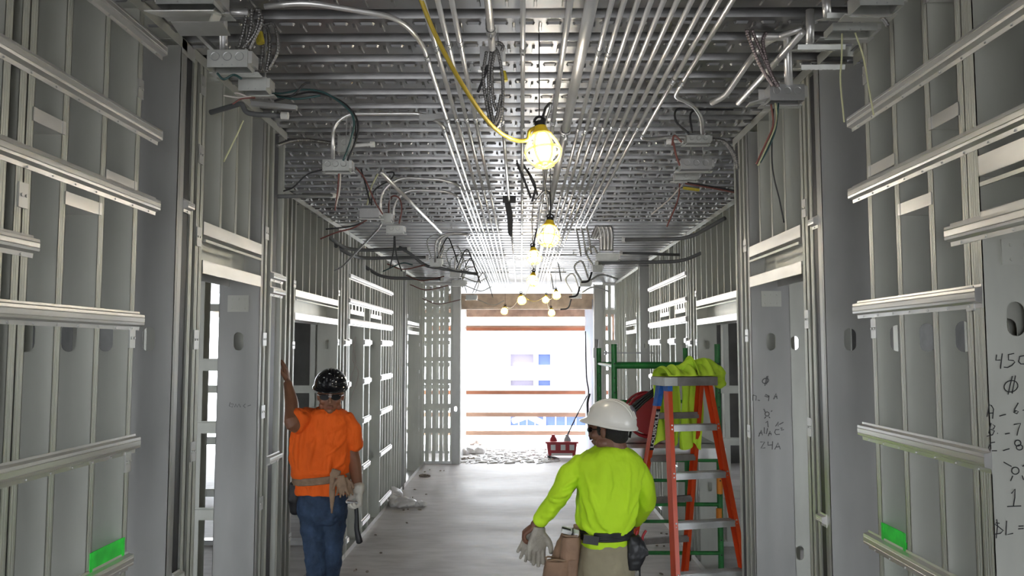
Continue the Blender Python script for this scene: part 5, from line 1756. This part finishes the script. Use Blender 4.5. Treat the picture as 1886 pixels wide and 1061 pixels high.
# ------------------------------------------------------------------ green rolling scaffold
sca = thing('rolling_scaffold', 'green steel rolling scaffold behind the stepladder at the right', 'scaffold', (1.09, 6.7, 0))
xa, xb, ya, yb = .7, 1.48, 6.28, 7.4
PX = {(0, 0): (1131, 6.28), (1, 0): (1321, 6.28), (0, 1): (1103, 7.4), (1, 1): (1262, 7.4)}
def sx_(px, Y): return V(px, 650, Y).x
post = {}
for (i, j), (px, Y) in PX.items():
    x = sx_(px, Y); post[(i, j)] = (x, Y)
    ztop = 1.93 if j == 0 else 1.90
    mb = MB(); mb.tube([(x, Y, .14), (x, Y, ztop)], .022, 12)
    pst = mb.build('post', M['green'], sca, smooth=True)
    mb = MB()
    for k in range(14): mb.tube([(x, Y - .0215, .35 + k * .11), (x, Y - .0235, .35 + k * .11)], .006, 6)
    mb.build('adjusting_holes', M['black'], pst)
    mb = MB(); mb.tube([(x - .018, Y + .03, .07), (x + .018, Y + .03, .07)], .065, 16); wv = mb.build('caster_wheel', M['black'], sca, smooth=True)
    mb = MB(); mb.box(x - .03, x + .03, Y - .03, Y + .04, .125, .145); mb.box(x - .028, x - .023, Y - .01, Y + .05, .06, .13); mb.box(x + .023, x + .028, Y - .01, Y + .05, .06, .13); mb.build('caster_fork', M['cast'], wv)
for j in (0, 1):
    (x0, Y), (x1, _) = post[(0, j)], post[(1, j)]
    for z in (.36, .72, 1.05, 1.42, 1.76):
        if j == 0 and z in (1.42, 1.76):
            continue
        mb = MB(); mb.tube([(x0, Y, z), (x1, Y, z)], .015, 10); mb.build('rung', M['green'], sca, smooth=True)
for i in (0,):
    (x0, Y0), (x1, Y1) = post[(i, 0)], post[(i, 1)]
    for z in (1.12, 1.76): mb = MB(); mb.tube([(x0, Y0, z), (x1, Y1, z)], .014, 10); mb.build('side_rail', M['green'], sca, smooth=True)
mb = MB(); mb.tube([(post[(0, 0)][0], 6.28, 1.765), (V(1240, 676, 6.30).x, 6.30, 1.765), (post[(1, 0)][0], 6.28, 1.765)], .024, 12); mb.build('guard_rail', M['green'], sca, smooth=True)
x0 = post[(0, 0)][0]; x1 = post[(1, 0)][0]
mb = MB(); mb.box(x0 + .02, x1 - .02, 6.26, 7.35, 1.155, 1.175); mb.box(x0 + .02, x1 - .02, 6.32, 5.985, 1.10, 1.175); deck = mb.build('platform', M['alum'], sca)
mb = MB(); mb.tube([(x1 - .02, 6.23, .62), (x1 - .02, 6.23, .70)], .0225, 10); mb.tube([(x1, 6.28, .80), (x1, 6.28, .98)], .0235, 12); mb.build('orange_tape_band', principled('orange_tape', (.75, .25, .02), .5), sca, smooth=True)
# red cord reel with black cable on the platform
c = V(1192, 775, 6.7)
c.z = 1.175 + .185
root = thing('cord_reel', 'dark red reel wound with black cable on the scaffold platform behind the hard hat', 'cord reel', (c.x, 6.7, 1.175))
mb = MB()
for yy in (-.09, .09):
    pr = [c + Vector((.175 * math.cos(t), yy, .175 * math.sin(t))) for t in [2 * PI * k / 28 for k in range(29)]]
    mb.tube(pr, .010, 8); mb.tube([c + Vector((0, yy - .004, 0)), c + Vector((0, yy + .004, 0))], .15, 24)
mb.build('drum', M['red'], root, smooth=True)
mb = MB()
for k in range(7):
    rr = .115 + .012 * (k % 2)
    mb.tube([c + Vector((rr * math.cos(t), -.075 + k * .025, rr * math.sin(t))) for t in [2 * PI * q / 28 for q in range(29)]], .011, 8)
mb.build('cable_winding', M['black'], root, smooth='all')
mb = MB(); mb.tube(fillet([c + Vector((-.16, -.11, -.175)), c + Vector((-.10, -.11, .10)), c + Vector((.12, -.11, .20)), c + Vector((.17, -.11, -.175))], .08), .010, 8); mb.build('carry_frame', M['black'], root, smooth='all')
mb = MB()
for k in range(3):
    mb.tube(bez(pp([(1165 + 3 * k, 748 + 4 * k), (1190, 728 + 5 * k), (1215, 712 + 5 * k), (1232, 722 + 4 * k)], 6.3), 8), .010, 8)
tag(mb.build('cable_loops', M['black'], smooth='all'), 'black cables looping over the red reel towards the ladder', 'cable')

# ------------------------------------------------------------------ red box, cord and debris at the far end
c = V(1034, 825, 14.3); c.z = 0
root = thing('power_box', 'dark red power distribution box on the floor at the bright end', 'power box', c)
mb = MB()
R0 = Matrix.Identity(3)
w, d, h = .52, .34, .22
mb.prism([(-w / 2 + .03, .06), (w / 2 - .03, .06), (w / 2, .27), (-w / 2, .27)], lambda u, v, t: c + Vector((u, t, v)), -d / 2, d / 2)
mb.build('shell', M['red'], root)
mb = MB(); mb.obox(c + Vector((0, 0, .28)), (w + .05, d + .03, .03)); mb.build('lid', M['red'], root)
mb = MB()
for q in (-.22, .22): mb.obox(c + Vector((q, 0, .03)), (.05, d, .06))
mb.build('feet', M['black'], root)
for q in (-.15, .02, .17): mb = MB(); mb.obox(c + Vector((q, -d / 2 - .006, .20)), (.08, .02, .09)); mb.build('outlet_cover', M['cast'], root)
mb = MB(); mb.obox(c + Vector((0, -d / 2 - .004, .085)), (.36, .01, .035)); mb.build('white_label', M['white'], root)
for q, m_ in ((-.14, 'red'), (.1, 'cast')):
    mb = MB(); mb.tube([c + Vector((q, 0, .29)), c + Vector((q, 0, .33)), c + Vector((q, 0, .37)), c + Vector((q, 0, .40))], 1, 14, rfn=lambda i: (.07, .062, .035, .03)[i]); mb.build('plug_cap', M[m_], root, smooth=True)
mb = MB(); mb.tube(bez([c + Vector((.1, 0, .38)), V(1060, 770, 14.3), V(1078, 735, 14.2), V(1084, 722, 14.0), V(1080, 690, 13.9), V(1078, 610, 13.8)], 8), .012, 8)
tag(mb.build('rising_cable', M['black'], smooth='all'), 'black cord rising from the red power box up the right pillar', 'cord')
mb = MB(); mb.tube(bez([V(1086, 725, 14.0), V(1082, 745, 14.0), V(1085, 790, 14.0), V(1088, 810, 14.0)], 8), .02, 8); tag(mb.build('hanging_cable', M['black'], smooth='all'), 'dark bundle of cord hanging down beside the right pillar', 'cord')
mb = MB(); q = V(1097, 650, 9.6); mb.obox(q, (.06, .05, .12)); mb.tube([q + Vector((.01, 0, .05)), q + Vector((.02, 0, .16))], .02, 8); mb.obox(q + Vector((.12, .0, .0)), (.03, .04, .05))
mb.box(q.x + .02, FRX, q.y - .01, q.y + .01, q.z - .01, q.z + .01)
tag(mb.build('outlet_bracket', M['cast']), 'small grey switch box on an arm left of the green scaffold', 'bracket')


def crumple(name, label, cx, cy, w, d, h, seed, mat='plastic'):
    rnd = random.Random(seed)
    mb = MB()
    c0 = P(cx, cy, Z=0.0)
    for k in range(9):
        a, r_ = rnd.uniform(0, 2 * PI), rnd.uniform(0, .8)
        rr = rnd.uniform(.25, .5) * h
        ellipsoid(mb, c0 + Vector((math.cos(a) * r_ * w / 2, math.sin(a) * r_ * d / 2, rr * .7)), (rr * rnd.uniform(.9, 2), rr * rnd.uniform(.9, 2), rr), Euler((rnd.uniform(-.3, .3), rnd.uniform(-.3, .3), rnd.uniform(0, 3))).to_matrix(), 10, 7)
    for v in mb.v:
        n_ = math.sin(v.x * 61 + seed) * math.sin(v.y * 53) * math.cos(v.z * 71 + seed)
        v += Vector((n_, math.sin(v.z * 90 + v.x * 40), abs(n_))) * .012
        v.z = max(.001, v.z)
    return tag(mb.build(name, M[mat], smooth=True), label, 'debris')


crumple('plastic_wrap', 'white crumpled plastic leaning in the left doorway base near the dark column', 712, 925, .30, .2, .22, 1)
crumple('plastic_wrap', 'white crumpled plastic lying on the floor, right beside the first heap', 742, 932, .55, .25, .13, 2)
crumple('plastic_wrap', 'small white plastic scrap farther right on the floor', 774, 932, .16, .12, .07, 3)
crumple('paper_scrap', 'small brownish scrap on the floor before the left end grid', 780, 878, .25, .12, .05, 4, 'dirt')
crumple('rubble_heap', 'pale wrapping heap on the floor beside the left end pillar', 868, 836, .6, .3, .16, 5)
crumple('rubble_heap', 'pale wrapping heap left outside beyond the end opening', 880, 818, .5, .3, .22, 6)
crumple('rubble_heap', 'brown dust heap at the foot of the left end pillar', 862, 846, .35, .15, .04, 7, 'dirt')
rnd = random.Random(5)
mb = MB()
for k in range(60):
    sd_ = -1 if k % 2 else 1
    x = sd_ * (1.5 - abs(rnd.gauss(0, .16))); y = rnd.uniform(4.6, 13)
    ellipsoid(mb, (x, y, .004), (rnd.uniform(.008, .03), rnd.uniform(.006, .02), .008), Euler((0, 0, rnd.uniform(0, 3))).to_matrix(), 7, 4)
tag(mb.build('floor_crumbs', M['dirt']), 'scattered dust crumbs along the wall bases and the far end', 'debris', kind='stuff')

mb = MB()
for k in range(260):
    ellipsoid(mb, (rnd.uniform(-.98, .6), rnd.uniform(13.6, 15.6), .006), (rnd.uniform(.03, .12), rnd.uniform(.012, .03), rnd.uniform(.01, .03)), Euler((0, 0, rnd.uniform(0, 3))).to_matrix(), 7, 4)
tag(mb.build('wrapping_litter', M['plastic'], smooth=True), 'pale shreds of wrapping strewn over the floor at the open end', 'debris', kind='stuff')
